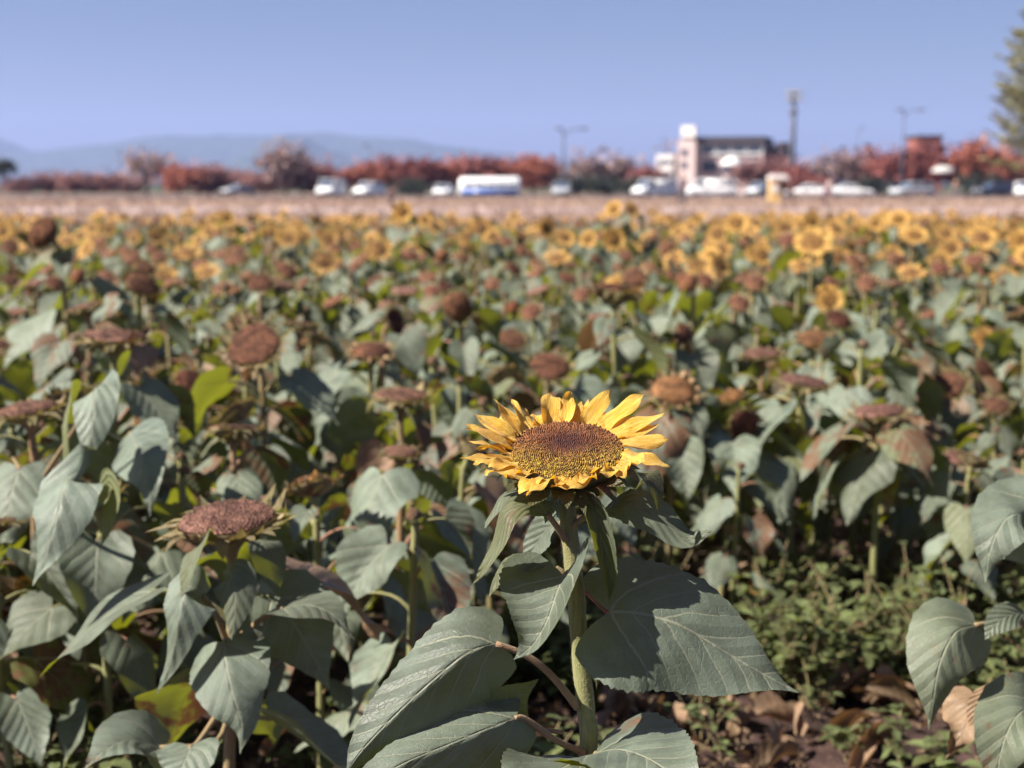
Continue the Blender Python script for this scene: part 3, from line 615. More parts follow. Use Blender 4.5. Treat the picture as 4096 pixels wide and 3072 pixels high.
# ------------------------------------------------------------------ sunflowers one can tell apart
# head px, py, D, disc radius m, kind, facing (x,y,z), label, short phrase used as a landmark
G_NEAR = "individual sunflowers of the front rows"
near = [
 (911, 2075, 2.10, .072, 'flat', (-.05, -0.14, 1), "spent sunflower with flat pinkish seed disc and spiky dry bracts, left of the big bloom", "the flat pink disc"),
 (110, 1635, 2.75, .056, 'flat', (-.1, -0.10, 1), "flat spent sunflower with ochre bract fringe cut by the left edge", "the ochre-fringed disc at the edge"),
 (454, 1345, 3.30, .072, 'flat', (.05, -0.05, 1), "wide flat-topped spent sunflower, pale pink seeds above olive bracts", "the wide flat-topped head"),
 (1015, 1375, 3.55, .066, 'dead', (-.1, -.75, .8), "brown sunflower disc tipped to the viewer with ragged tan rim", "the ragged tan-rimmed disc"),
 (180, 935, 4.90, .058, 'ball', (-.55, -.6, .55), "tall ball-shaped brown sunflower head rising near the left edge", "the tall brown ball"),
 (1826, 1222, 5.00, .052, 'ball', (-.2, -.9, .3), "round brown ball of a sunflower head, bare of petals, mid-field", "the bare round ball"),
 (565, 1136, 4.50, .050, 'dead', (.45, -.55, .8), "dark red sunflower disc tilted to the right with pale bracts", "the dark red tilted disc"),
 (1580, 1283, 4.80, .045, 'dead', (.75, -.45, .35), "dark maroon sunflower disc turned sideways between pale bracts", "the sideways maroon disc"),
 (1040, 1130, 5.50, .048, 'dead', (.1, -.6, .8), "maroon sunflower disc, front one of the touching pair", "the touching pair"),
 (1115, 1140, 5.60, .056, 'flat', (.1, -0.11, 1), "rosy flat sunflower disc, back one of the touching pair", None),
 (1602, 1580, 3.60, .064, 'flat', (.02, -0.09, 1), "flat rose-coloured spent sunflower seen nearly edge-on above the small pink head", "the rose edge-on disc"),
 (1600, 1806, 2.85, .034, 'flat', (.05, -0.16, 1), "small pink spent sunflower on a thin reddish stem", "the small pink head"),
 (2198, 1465, 4.20, .058, 'dead', (.1, -.55, .9), "maroon spent sunflower with broad cream bracts, just behind the big bloom", "the cream-bracted head"),
 (2046, 1355, 5.30, .050, 'dead', (.2, -.6, .9), "rusty spent sunflower disc leaning over a pale leaf", "the rusty leaning disc"),
 (2695, 1565, 3.80, .058, 'tan', (0, -.55, .9), "tan domed sunflower head with a crown of whitish shrivelled petals", "the tan domed head"),
 (2463, 1165, 4.50, .075, 'wither', (.1, .10, 1), "nodding sunflower like a cap, yellow-brown petals hanging on one side", "the cap-like nodding head"),
 (2537, 1111, 5.60, .045, 'wither', (-.2, -.8, .6), "reddish sunflower with white shrivelled petals peeping over the cap-like head", None),
 (3213, 1525, 3.90, .066, 'flat', (.1, -0.09, 1), "spent sunflower resting in a bowl of thick olive bracts", "the olive bowl head"),
 (3510, 1645, 3.70, .062, 'flat', (-.1, -0.09, 1), "spent sunflower with curled salmon bract tips over the shaded gap", "the salmon-tipped head"),
 (3791, 1540, 4.80, .056, 'dead', (-.35, -.8, .75), "brick red oval sunflower disc half covered by a leaf", "the brick red oval disc"),
 (3047, 1412, 4.90, .062, 'flat', (-.05, -0.11, 1), "frilly peach-rimmed spent sunflower beside the bent pale stalk", "the frilly peach rim"),
 (2975, 1700, 3.80, .044, 'dead', (.3, -.7, -.1), "dark sunflower head hanging face-down with one yellow petal", "the face-down head"),
 (3570, 1130, 6.50, .058, 'flat', (.0, -0.11, 1), "red-brown flat sunflower disc over leafy green", "the red-brown flat disc"),
 (3963, 1320, 5.90, .054, 'flat', (.05, 0.00, 1), "arched rusty sunflower disc on a bare pale neck", "the arched rusty disc"),
 (3759, 1072, 7.40, .044, 'wither', (-.15, -.7, .8), "peach sunflower with pale drooping petals, alone over green leaves", "the peach drooping bloom"),
 (3806, 1190, 7.00, .038, 'wither', (.2, .0, 1), "small salmon sunflower cap below the peach drooping bloom", None),
 (3250, 970, 7.40, .062, 'fresh', (-.15, -.75, .75), "brightest big yellow sunflower of the mid-field with dark centre", "the brightest yellow bloom"),
 (2945, 893, 9.50, .050, 'fresh', (-.1, -.9, .55), "golden sunflower with dark eye standing against the dry field", "the golden dark-eyed bloom"),
 (2880, 1060, 8.00, .046, 'fresh', (.5, -.6, .5), "orange-yellow sunflower, lower of two stacked blooms split by a leaf", "the stacked blooms"),
 (2840, 1018, 8.40, .040, 'fresh', (-.3, -.5, .8), "golden sunflower, upper of two stacked blooms split by a leaf", None),
 (2667, 995, 9.00, .050, 'wither', (-.1, -1, .35), "star-like tan sunflower with brown centre facing the viewer", "the star-like tan bloom"),
 (2454, 957, 9.30, .050, 'fresh', (.2, -1, .3), "sunflower with double brown centre and amber ring", "the amber ring bloom"),
 (2352, 957, 9.60, .040, 'fresh', (-.4, -.9, .3), "narrow pale amber sunflower turned slightly away", "the narrow amber bloom"),
 (2259, 950, 9.60, .042, 'fresh', (.2, -.8, .6), "dull peach sunflower lower than its upright golden neighbour", None),
 (2185, 912, 9.80, .044, 'fresh', (.55, -.8, .3), "upright oval golden sunflower turned to the right", "the upright oval bloom"),
 (1922, 912, 9.80, .047, 'fresh', (0, -1, .3), "round golden sunflower with small green eye, alone mid-field", "the green-eyed round bloom"),
 (2087, 1003, 8.50, .040, 'wither', (.3, -.6, .7), "orange-centred sunflower with one bright peach petal", "the orange-centred bloom"),
 (1768, 1022, 8.00, .040, 'ball', (-.2, -.8, .4), "small rust brown ball head far behind the bare round one", "the small rust ball"),
 (1640, 1022, 8.00, .052, 'wither', (.2, -.4, .9), "orange and rose withered sunflower leaning sideways", "the orange and rose head"),
 (1607, 848, 9.00, .043, 'fresh', (0, -1, .35), "tall yellow sunflower reaching above the field edge left of centre", "the tall yellow bloom"),
 (1080, 935, 9.60, .040, 'fresh', (.1, -1, .3), "saturated yellow round sunflower in the left half", "the saturated yellow bloom"),
 (907, 872, 10.6, .036, 'fresh', (.1, -1, .3), "small yellow round sunflower poking above the left field edge", "the small edge bloom"),
 (346, 996, 8.60, .044, 'fresh', (-.6, -.7, .5), "tilted oval amber sunflower right of the tall brown ball", "the tilted oval bloom"),
 (8, 925, 9.60, .042, 'fresh', (0, -1, .3), "golden sunflower cut in half by the left edge", "the half-cut golden bloom"),
 (40, 985, 8.00, .046, 'dead', (.3, -.8, .5), "rusty sunflower disc low under the tall brown ball", None),
 (3046, 1018, 8.60, .046, 'fresh', (.1, -.9, .45), "orange sunflower with a long drooping skirt of petals", "the long-skirted orange bloom"),
 (3657, 941, 8.60, .058, 'fresh', (.0, -.55, .85), "wide open yellow sunflower tipped skyward with olive disc", "the skyward yellow bloom"),
 (3593, 876, 9.80, .050, 'fresh', (-.15, -.7, .7), "cream-edged yellow sunflower with olive centre at the field edge", "the cream-edged bloom"),
 (3926, 950, 8.80, .056, 'fresh', (-.1, -.75, .7), "big yellow sunflower with pale left petals near the right side", "the pale-sided bloom"),
 (4085, 965, 8.40, .052, 'fresh', (-.1, -.9, .5), "yellow sunflower cut by the right edge with amber disc", "the right edge bloom"),
 (3500, 893, 10.0, .038, 'fresh', (-.2, -.9, .5), "small deep orange sunflower beside the cream-edged bloom", None),
 (3246, 885, 10.2, .042, 'fresh', (.1, -1, .2), "square-looking orange sunflower above the brightest yellow bloom", None),
 (2455, 838, 10.5, .044, 'fresh', (-.4, -.8, .5), "yellow sunflower, first of the high pair above the field edge", "the high pair"),
 (2525, 840, 10.5, .040, 'fresh', (.4, -.8, .5), "yellow sunflower, second of the high pair above the field edge", None),
 (1700, 880, 11., .036, 'fresh', (.2, -.8, .6), "small orange sunflower next to the tall yellow bloom", None),
 (2735, 1335, 4.60, .030, 'wither', (.3, -.6, .2), "shrivelled pink sunflower bud drooping on a hooked stalk", "the shrivelled pink bud"),
 (3150, 960, 7.9, .052, 'wither', (-.2, -.5, .8), "peach-petalled sunflower tucked behind the brightest yellow bloom", None),
 (3590, 1030, 7.6, .050, 'wither', (.2, -.3, 1), "dull orange withered sunflower below the skyward yellow bloom", None),
 (3420, 1050, 7.2, .054, 'wither', (.3, -.5, .8), "rust and tan sunflower with lopsided petals", "the lopsided rust head"),
 (3900, 1040, 7.6, .052, 'wither', (-.2, -.4, .9), "faded peach sunflower below the pale-sided bloom", None),
 (3330, 1130, 6.6, .040, 'dead', (.2, -.5, .7), "small red sunflower disc with one white shrivelled petal", None),
 (3935, 1475, 5.0, .040, 'dead', (.4, -.6, .6), "small red disc beside the brick red oval one", None),
 (2270, 1110, 6.6, .040, 'dead', (.3, -.5, .9), "small round maroon disc left of the cap-like nodding head", None),
 (2150, 1160, 6.3, .052, 'flat', (-.3, -0.14, 1), "tan flat disc slanting behind the bare round ball", None),
 (340, 1225, 4.4, .050, 'flat', (-.25, -0.05, 1), "pale slanting sunflower head under the dark blue leaf", "the pale slanting head"),
 (580, 1075, 5.9, .036, 'wither', (.2, -.6, .6), "small head with one bright peach petal behind the dark red disc", None),
 (1480, 1405, 4.2, .058, 'wither', (0, -.25, 1), "cream and tan withered sunflower below the sideways maroon disc", "the cream and tan head"),
 (2055, 1075, 7.0, .036, 'dead', (.4, -.5, .5), "dark maroon side-facing disc behind the tan slanting one", None),
 (760, 1530, 3.7, .038, 'wither', (.3, -.6, .5), "small cream-fringed withered head among leaves under the tan-rimmed disc", None),
]
HAND = {}
landmarks = []
occupied = [(0.09, 1.43, .3)]
for i, (px, py, D, Rr, kind, nr, label, land) in enumerate(near):
    rng = random.Random(100 + i)
    w_ = P(px, py, D); n = Vector(nr).normalized()
    bx = w_.x - n.x * Rr * 1.2 + rng.uniform(-.03, .03); by = w_.y - n.y * Rr * 1.5 + rng.uniform(-.02, .04)
    lod = 1 if D < 6.2 else 2
    r = plant((bx, by, 0), w_ - Vector((bx, by, 0)), n, Rr, kind, rng, nleaf=(12 if D < 6 else 11), lod=lod, leafsize=.175, zmin=.12 if D < 3 else (.40 if px > 2650 and D < 4.3 else .2),
              skip=(lambda a, z: z < .5 and 3.6 < a < 5.8) if D < 2.3 else None)
    tag(r, label, "sunflower", G_NEAR)
    occupied.append((bx, by, .17 if D < 6 else .14))
    HAND[(px, py)] = (r, Vector((bx, by, 0)))
    if land: landmarks.append((land, w_))

# leaves of the nearest plants, laid where the photo shows them
def own_leaf(root, base, pet, mid, nh, W, red=.4, mt=LEAF, col=(.6, .08, .1), **k):
    k.setdefault('nu', 26); k.setdefault('nv', 6); k.setdefault('teeth', 1); k.setdefault('tooth', .03); k.setdefault('ruffle', .08); k.setdefault('quilt', .008)
    Q = lambda p: P(*p) - base
    b = MB(); blade(b, [Q(p) for p in mid], nh, W, col=col, rng=rnd, **k); o = b.build("leaf", mt, root)
    if pet: p = MB(); tube(p, catmull([Q(q_) for q_ in pet] + [Q(mid[0])], 12), lambda u: .0042 * (1.2 - .4 * u), 8, (red, .5, .5)); p.build("petiole", STEM, o)
r, b = HAND[(911, 2075)]
own_leaf(r, b, None, [(895, 2290, 2.02), (925, 2300, 1.99), (940, 2420, 1.97), (925, 2560, 1.96)], (-.1, -.9, .4), .035, tab=LONG_W, lobe=0, col=(.4, .3, 0), foldL=-.2, foldR=-.1, cup=-.5)
own_leaf(r, b, [(905, 2560, 2.06), (860, 2450, 2.02)], [(810, 2380, 2.0), (740, 2375, 1.97), (710, 2480, 1.95), (680, 2650, 1.95), (625, 2780, 1.95)], (-.3, -.85, .4), .048, col=(.8, .05, 0), foldL=-.55, foldR=-.45)
own_leaf(r, b, [(915, 2600, 2.06), (905, 2560, 2.03)], [(895, 2570, 2.0), (900, 2640, 1.96), (930, 2780, 1.93), (965, 2900, 1.92), (960, 3015, 1.92)], (-.15, -.8, .55), .068, col=(.75, .05, 0), foldL=-.45, foldR=-.3)
own_leaf(r, b, None, [(1030, 2160, 2.04), (1060, 2190, 2.02), (1090, 2290, 2.02), (1110, 2390, 2.02)], (.5, -.7, .3), .028, tab=LONG_W, lobe=0, col=(.15, .2, 0))
own_leaf(r, b, None, [(850, 2150, 2.04), (800, 2180, 2.0), (760, 2270, 1.98), (720, 2390, 1.97)], (-.7, -.5, .3), .030, tab=LONG_W, lobe=0, col=(.5, .6, 0))
own_leaf(r, b, [(930, 2700, 2.07), (1000, 2520, 2.03), (1090, 2450, 2.02)], [(1130, 2435, 2.0), (1230, 2420, 1.97), (1330, 2460, 1.95), (1420, 2560, 1.93)], (.1, -.2, .95), .05, col=(.3, .2, .1))
own_leaf(r, b, [(920, 2750, 2.08), (870, 2960, 2.0)], [(640, 2990, 1.95), (520, 2960, 1.92), (420, 3000, 1.88), (330, 3080, 1.85)], (-.1, -.55, .85), .055, col=(.75, .1, .1), foldL=.1)
own_leaf(r, b, [(920, 2780, 2.07), (800, 2960, 1.98)], [(760, 2990, 1.93), (740, 3040, 1.9), (700, 3120, 1.88), (640, 3200, 1.86)], (-.1, -.7, .7), .045, col=(.8, .1, .2))
r, b = HAND[(110, 1635)]
own_leaf(r, b, [(200, 2100, 2.5), (330, 1960, 2.3)], [(330, 1930, 2.2), (260, 1930, 2.15), (230, 2060, 2.1), (180, 2220, 2.08), (130, 2345, 2.07)], (-.2, -.9, .3), .062, col=(.95, 0, 0), foldL=-.3, foldR=-.25)
own_leaf(r, b, [(180, 1900, 2.6)], [(400, 1560, 2.5), (380, 1560, 2.42), (370, 1680, 2.38), (350, 1790, 2.36), (320, 1890, 2.36)], (-.05, -.95, .3), .044, col=(.95, 0, 0), foldL=-.2, foldR=-.2)
own_leaf(r, b, None, [(300, 1600, 2.52), (260, 1650, 2.48), (255, 1780, 2.45), (270, 1930, 2.45)], (.7, .6, .2), .04, col=(.6, 1, 0), foldL=.1, foldR=.1)
own_leaf(r, b, None, [(400, 1940, 2.2), (440, 1950, 2.17), (430, 2080, 2.15), (400, 2190, 2.15)], (.7, .6, .2), .032, col=(.6, 1, 0), tab=LONG_W, lobe=0)
r, b = HAND[(454, 1345)]
own_leaf(r, b, [(480, 1800, 3.1)], [(520, 1730, 2.8), (540, 1780, 2.6), (590, 1900, 2.5), (600, 2070, 2.46)], (-.1, -.9, .4), .066, col=(.8, 0, 0), foldL=-.35, foldR=-.2)

# the plant at the right edge whose stem stands outside the picture
rng = random.Random(55)
base = Vector((.80, 1.95, 0))
rr = plant(base, Vector((.0, .0, .99)), (.1, -.3, 1), .05, 'dead', rng, nleaf=0, lod=1)
tag(rr, "broad-leaved sunflower whose stem stands outside the right edge, pale leaves leaning in", "sunflower", G_NEAR)
own_leaf(rr, base, [(4190, 2500, 1.95), (4160, 2250, 1.9)], [(4150, 2140, 1.88), (4090, 2060, 1.84), (4020, 2080, 1.82), (3960, 2200, 1.80), (3940, 2330, 1.80)], (-.5, -.7, .5), .062, col=(.7, .1, 0), foldL=-.2, foldR=.0)
own_leaf(rr, base, [(4190, 2620, 1.94), (4080, 2480, 1.9), (3980, 2490, 1.86)], [(3900, 2500, 1.84), (3820, 2530, 1.80), (3760, 2650, 1.78), (3735, 2780, 1.77), (3715, 2920, 1.77)], (-.45, -.7, .5), .062, col=(.62, .35, .1), foldL=-.7, foldR=.25, cup=-.4)
own_leaf(rr, base, None, [(4096, 2450, 1.82), (4040, 2460, 1.80), (3980, 2500, 1.78), (3940, 2560, 1.77)], (-.3, -.8, .4), .020, tab=LONG_W, lobe=0, col=(.7, .3, .2))
own_leaf(rr, base, None, [(3905, 2790, 1.9), (3880, 2840, 1.88), (3850, 2930, 1.86), (3780, 3040, 1.86)], (-.3, -.8, .4), .042, mt=LEAF_DRY, col=(.7, .3, .2), ruffle=.35, foldL=.3, foldR=-.4)
own_leaf(rr, base, [(4200, 2900, 1.9)], [(4150, 2840, 1.82), (4080, 2850, 1.78), (4020, 2950, 1.75), (3990, 3080, 1.74), (3980, 3200, 1.74)], (-.3, -.8, .5), .055, col=(.75, .4, .2))
own_leaf(rr, base, None, [(3950, 2740, 1.88), (3935, 2790, 1.87), (3900, 2850, 1.86), (3880, 2920, 1.86)], (-.3, -.8, .4), .016, mt=LEAF_DRY, tab=LONG_W, lobe=0, col=(.9, .3, .0))
occupied.append((.80, 1.95, .3))

# ------------------------------------------------------------------ copied sunflowers that fill the rows
protos = {}
def make_proto(key, kind, nr, Rr, hgt, seed, split):
    rng = random.Random(seed)
    n = Vector(nr).normalized()
    r = plant((0, 0, 0), (n.x * Rr * 1.4, n.y * Rr * 1.5, hgt), n, Rr, kind, rng, nleaf=12, lod=(1 if split else 2), leafsize=.17 if split else .18, zmin=.16, split_leaves=split)
    protos[key] = [r, False]
for i, (k, n, Rr, h) in enumerate([('dead', (.3, -.6, .8), .052, .74), ('dead', (-.4, -.3, .9), .058, .72), ('flat', (.1, -.2, 1), .060, .75), ('flat', (-.2, -.1, 1), .055, .70), ('wither', (.2, -.6, .7), .048, .74), ('tan', (.0, -.4, .9), .05, .72), ('flat', (.3, .3, .9), .05, .66), ('bud', (.1, .1, 1), .016, .70), ('bud', (-.2, .1, 1), .014, .66), ('bud', (0, .3, .9), .018, .72)]):
    make_proto(('near', i), k, n, Rr, h, 300 + i, True)
for i, (k, n, Rr, h) in enumerate([('fresh', (.0, -.9, .5), .046, .86), ('fresh', (-.3, -.7, .7), .050, .84), ('fresh', (.4, -.8, .4), .044, .85), ('wither', (.1, -.6, .8), .048, .80), ('wither', (-.3, -.4, .9), .05, .78), ('dead', (.2, -.6, .7), .05, .78), ('flat', (0, -.2, 1), .055, .76), ('ball', (-.2, -.7, .5), .042, .80), ('bud', (.1, .1, 1), .016, .76), ('bud', (-.2, .1, 1), .014, .72), ('bud', (0, .3, .9), .018, .78)]):
    make_proto(('far', i), k, n, Rr, h, 400 + i, False)
PK = {('near', 0): 'maroon-disc', ('near', 1): 'tilted brown-disc', ('near', 2): 'flat pink-topped', ('near', 3): 'low flat-topped', ('near', 4): 'withered tan', ('near', 5): 'tan domed', ('near', 6): 'short turned-away', ('near', 7): 'leafy budded', ('near', 8): 'low leafy budded', ('near', 9): 'tall leafy budded',
      ('far', 0): 'yellow', ('far', 1): 'skyward yellow', ('far', 2): 'side-turned yellow', ('far', 3): 'withered peach', ('far', 4): 'faded tan', ('far', 5): 'dark-disc', ('far', 6): 'flat spent', ('far', 7): 'brown ball', ('far', 8): 'leafy green-budded', ('far', 9): 'low green-budded', ('far', 10): 'tall green-budded'}
def copy_tree(o, parent=None):
    c = o.copy(); sc.collection.objects.link(c); c.parent = parent
    for ch in o.children: copy_tree(ch, c)
    return c
def inside(x, y):
    """free of tall plants: the trodden gap at the right front and the strip before the nearest row"""
    if y < 2.45 and x > -1.2: return False
    if y < 2.35: return False
    if x > .02 and y < 3.35: return False
    if x > .30 and y < 3.5: return False
    return True
def reach(xx, yy, hmax):
    """how tall a filling plant may grow and still leave the blooms behind it in view"""
    px = 2048 + xx / yy * F; h_ = hmax
    for (hx, hy, D, Rr, *_r) in near:
        wpx = Rr / D * F
        if yy < D - .1 and abs(px - hx) < wpx + .07 / yy * F: h_ = min(h_, H - (hy + wpx * .8 - HORIZON) / F * yy)
    return h_
cells = []
y = 2.3; k = 0
while y < 19.5:
    half = (y * .36 + .45); x = -half + (k % 2) * .13
    while x < half:
        xx, yy = x + rnd.uniform(-.08, .08), y + rnd.uniform(-.08, .08)
        if inside(xx, yy) and all((xx - a) ** 2 + (yy - b_) ** 2 > c_ * c_ for a, b_, c_ in occupied): cells.append((xx, yy))
        x += .27 if y < 9 else .30
    y += .25 if y < 9 else .29; k += 1
NIND = 225
cells.sort(key=lambda c: c[1])
ind, rest = cells[:NIND], cells[NIND:]
def pick(xx, yy):
    r = rnd.random()
    if yy < 5.4: return ('near', rnd.choice((0, 1, 2, 3, 4, 5, 6, 7, 8, 9, 7, 8, 9, 8, 7, 8, 9)))
    if rnd.random() < .85 - .04 * yy: return ('far', rnd.choice((8, 9, 10)))
    pf = max(0., min(.42, (yy - 6.6) / 8)) + (.12 if xx > 0 else -.10)
    if r < pf: return ('far', rnd.choice((0, 1, 2)))
    if r < pf + .45 * (1 - pf): return ('far', rnd.choice((3, 4)))
    return ('far', rnd.choice((5, 6, 6, 5, 7)) if rnd.random() < .9 else 7)
copies = []
for xx, yy in ind:
    key = pick(xx, yy); pr, used = protos[key]
    if not used: o = pr; protos[key][1] = True
    else: o = copy_tree(pr)
    low = yy < 5.4
    o.location = (xx, yy, 0); o.rotation_euler = (rnd.uniform(-.05, .05), rnd.uniform(-.05, .05), rnd.uniform(-3.1, 3.1) if low else rnd.uniform(-.6, .6))
    s_ = rnd.uniform(.80, 1.0) if low else rnd.uniform(.82, 1.0)
    s_ = max(.5, min(s_, reach(xx, yy, 9) / .84, .66 if xx > .2 and yy < 4.1 else 9))
    o.scale = (s_, s_, s_); copies.append((o, key, Vector((xx, yy, .75 * s_))))
for key, (pr, used) in list(protos.items()):
    if not used:
        pr.location = (rnd.uniform(-.5, .5), 8.5 + rnd.random(), 0); copies.append((pr, key, Vector(pr.location) + Vector((0, 0, .8))))
# labels: kind of head + direction from the closest landmark bloom, counted outwards from it
def topx(p): return Vector(((p.x / p.y) * F, (H - p.z) / p.y * F))
bins = {}
for o, key, p in copies:
    a = topx(p); best = min(landmarks, key=lambda l: (topx(l[1]) - a).length); lp = best[1]
    d = topx(lp) - a
    if abs(p.y - lp.y) > .35 and abs(d.x) < 90: dr = "behind" if p.y > lp.y else "in front of"
    elif abs(p.y - lp.y) > .35: dr = ("behind and left of" if p.y > lp.y else "in front and left of") if d.x > 0 else ("behind and right of" if p.y > lp.y else "in front and right of")
    else: dr = "left of" if d.x > 0 else "right of"
    bins.setdefault((PK[key], dr, best[0]), []).append((d.length, o))
ORD = ["", "second ", "third ", "fourth ", "fifth ", "sixth ", "seventh ", "eighth ", "ninth ", "tenth "]
for (nm, dr, ld), lst in bins.items():
    lst.sort(key=lambda q: q[0])
    for i, (_, o) in enumerate(lst):
        pre = ORD[i] if i < 10 else "outermost "
        tag(o, f"{pre}{nm} sunflower {dr} {ld}", "sunflower", "sunflowers filling the rows")

# the rest of the rows: past three hundred, one mass
mb = MB()
variants = []
for i, (kind, n, Rr, h) in enumerate([('fresh', (0, -.9, .5), .052, .84), ('fresh', (-.3, -.8, .6), .056, .83), ('fresh', (.35, -.8, .5), .05, .85), ('fresh', (-.1, -.5, .9), .054, .82), ('wither', (.1, -.6, .8), .055, .80), ('wither', (-.3, -.5, .9), .055, .79), ('dead', (.2, -.6, .7), .05, .77), ('flat', (0, -.2, 1), .055, .76), ('bud', (.1, .1, 1), .016, .76), ('bud', (0, .2, 1), .016, .74)]):
    rng = random.Random(600 + i); b = MB(); n = Vector(n).normalized(); hc = Vector((0, -.05, h))
    sp_ = stem_path(hc, n, (0, 0, -.05), Rr); tube(b, sp_[::4], .009, 3, (.2, .5, .5), 1, cap=False)
    az = rng.random() * 6
    for k in range(12):
        az += 2.4; zt = .28 + (h - .34) * (k + .5) / 12; q_ = min(sp_, key=lambda p: abs(p.z - zt))
        rand_leaf(b, b, q_, az, .18 * rng.uniform(.7, 1.1), rng, 3, m=(0, 1))
    hp = head_parts(hc, n, Rr, kind, rng, 3)
    for part, mi in (('head', 2), ('disc', {'fresh': 3, 'wither': 4, 'dead': 4, 'flat': 4, 'bud': 2}[kind]), ('petals', 5 if kind == 'fresh' else 6)):
        q_ = hp[part]; o0 = len(b.v); b.v += q_.v; b.uv += q_.uv; b.c += q_.c
        for f_ in q_.f: b.face([x + o0 for x in f_], mi)
    variants.append((np.array(b.v), b.uv, b.c, b.f, b.m, kind))
V = []; UV = []; CC = []; FF = []; MM = []; off = 0
for xx, yy in rest:
    pf = min(.26, max(.08, (yy - 6.5) / 20)) + (.16 if xx > .1 * yy else -.04)
    i = rnd.randrange(4) if rnd.random() < pf else rnd.choice((4, 5, 4, 6, 7, 8, 9, 8, 9, 8, 9))
    v, uv, c_, f_, m_, kd = variants[i]
    a = rnd.uniform(-.5, .5); s_ = min(reach(xx, yy, 9) / .86, rnd.uniform(.82, .965) * (1.08 if rnd.random() < .07 and xx > 0 else 1) * (1 if yy < 11 else .965))
    ca, sa = math.cos(a) * s_, math.sin(a) * s_
    q_ = np.empty_like(v); q_[:, 0] = v[:, 0] * ca - v[:, 1] * sa + xx; q_[:, 1] = v[:, 0] * sa + v[:, 1] * ca + yy; q_[:, 2] = v[:, 2] * s_
    V.append(q_); UV += uv; CC += c_; MM += m_
    FF += [tuple(x + off for x in g_) for g_ in f_]; off += len(v)
mb.v = np.concatenate(V).tolist(); mb.uv = UV; mb.c = CC; mb.f = FF; mb.m = MM
tag(mb.build("sunflower_field", [LEAF, STEM, BRACT, DISC_Y, DISC, PETAL_M, PETAL_W_]), "massed far rows of yellow and withered sunflowers reaching the dry field", "sunflower field", kind="stuff")

def crown_mat(name, a, b):
    m, t, o = mat(name); at = N(t, 'Attribute'); at.attribute_name = 'col'; cs = N(t, 'SeparateColor'); t.links.new(at.outputs['Color'], cs.inputs[0])
    c = mix(t, cs.outputs[0], a, b); s1 = bsdf(t, c, .7, .15)
    tr = N(t, 'BsdfTranslucent'); t.links.new(c, tr.inputs[0]); ms = N(t, 'MixShader'); ms.inputs[0].default_value = .25
    t.links.new(s1, ms.inputs[1]); t.links.new(tr.outputs[0], ms.inputs[2]); t.links.new(ms.outputs[0], o.inputs[0]); return m
# ------------------------------------------------------------------ weeds and litter on the soil
mb = MB(); rng = random.Random(21)
WEED = leaf_material("weed_leaf", (.15, .19, .075), (.2, .2, .1), (.22, .25, .02), .35)
def weedspot():
    r = rng.random()
    if r < .45: return rng.uniform(.1, 1.5), rng.uniform(3.0, 3.9)
    if r < .7: return rng.uniform(-1.4, -.2), rng.uniform(2.2, 3.2)
    if r < .80: return rng.uniform(-.2, .25), rng.uniform(2.5, 3.6)
    yy = rng.uniform(2.5, 7); return rng.uniform(-.4, .4) * yy, yy
for k in range(2300):
    x, y = weedspot(); cl = noise.noise(Vector((x * 3.2, y * 3.2, 3))) + .35 * noise.noise(Vector((x * 9, y * 9, 8)))
    if cl < .10: continue
    hgt = rng.uniform(.04, .17) * (1.3 if y > 3.2 else .8)
    for s_ in range(rng.randrange(2, 5)):
        a = rng.random() * 6.28; top = Vector((x + math.cos(a) * hgt * .7, y + math.sin(a) * hgt * .7, hgt * rng.uniform(.4, 1.3)))
        pts = catmull([Vector((x, y, -.02)), Vector((x, y, 0)).lerp(top, .5) + Vector((0, 0, .01)), top], 6)
        tube(mb, pts, .0016, 3, (.3, .5, .5), 1, cap=False)
        for q_ in range(rng.randrange(5, 10)):
            p = pts[rng.randrange(2, 7)]; aa = rng.random() * 6.28; l = rng.uniform(.014, .04) * (1.5 if cl > .3 else 1)
            d = Vector((math.cos(aa), math.sin(aa), rng.uniform(-.2, .7))).normalized()
            blade(mb, [p, p + d * l * .5, p + d * l + Vector((0, 0, -l * .3))], (0, 0, 1), l * .32, nu=3, nv=1, tab=LONG_W, lobe=0, foldL=.2, foldR=.2, col=(rng.random(), rng.random() * .6, rng.random() * .3), rng=rng)
tag(mb.build("weeds", [WEED, STEM]), "low green weeds covering the soil under the sunflowers", "weeds", kind="stuff")
mb = MB()
for k in range(2600):
    x, y = rng.uniform(-1.5, 1.6), rng.uniform(2.3, 4.6); z = soil_h(x, y) - .02
    a = rng.random() * 6.28; l = rng.uniform(.015, .06); d = Vector((math.cos(a), math.sin(a), rng.uniform(-.1, .3)))
    blade(mb, [Vector((x, y, z)), Vector((x, y, z + .006)) + d * l * .5, Vector((x, y, z)) + d * l], (rng.uniform(-.5, .5), rng.uniform(-.5, .5), 1), l * .25, nu=4, nv=1, tab=LONG_W, lobe=0, ruffle=.4, foldL=.4, foldR=.3, twist=rng.uniform(-1, 1), col=(rng.random(), .2, 0), rng=rng)
for k in range(150):
    x, y = rng.uniform(.0, 1.5), rng.uniform(2.7, 4.2); z = soil_h(x, y)
    a = rng.random() * 6.28; l = rng.uniform(.06, .13); d = Vector((math.cos(a), math.sin(a), rng.uniform(-.1, .5)))
    blade(mb, [Vector((x, y, z)), Vector((x, y, z + .02)) + d * l * .5, Vector((x, y, z)) + d * l], (rng.uniform(-.8, .8), rng.uniform(-.8, .2), 1), l * .38, nu=8, nv=3, ruffle=.5, cup=1.5, foldL=.4, foldR=.5, twist=rng.uniform(-1.4, 1.4), col=(rng.random(), .2, 0), rng=rng)
tag(mb.build("leaf_litter", [LEAF_DRY]), "brown dead leaves scattered on the reddish soil", "leaf litter", kind="stuff")
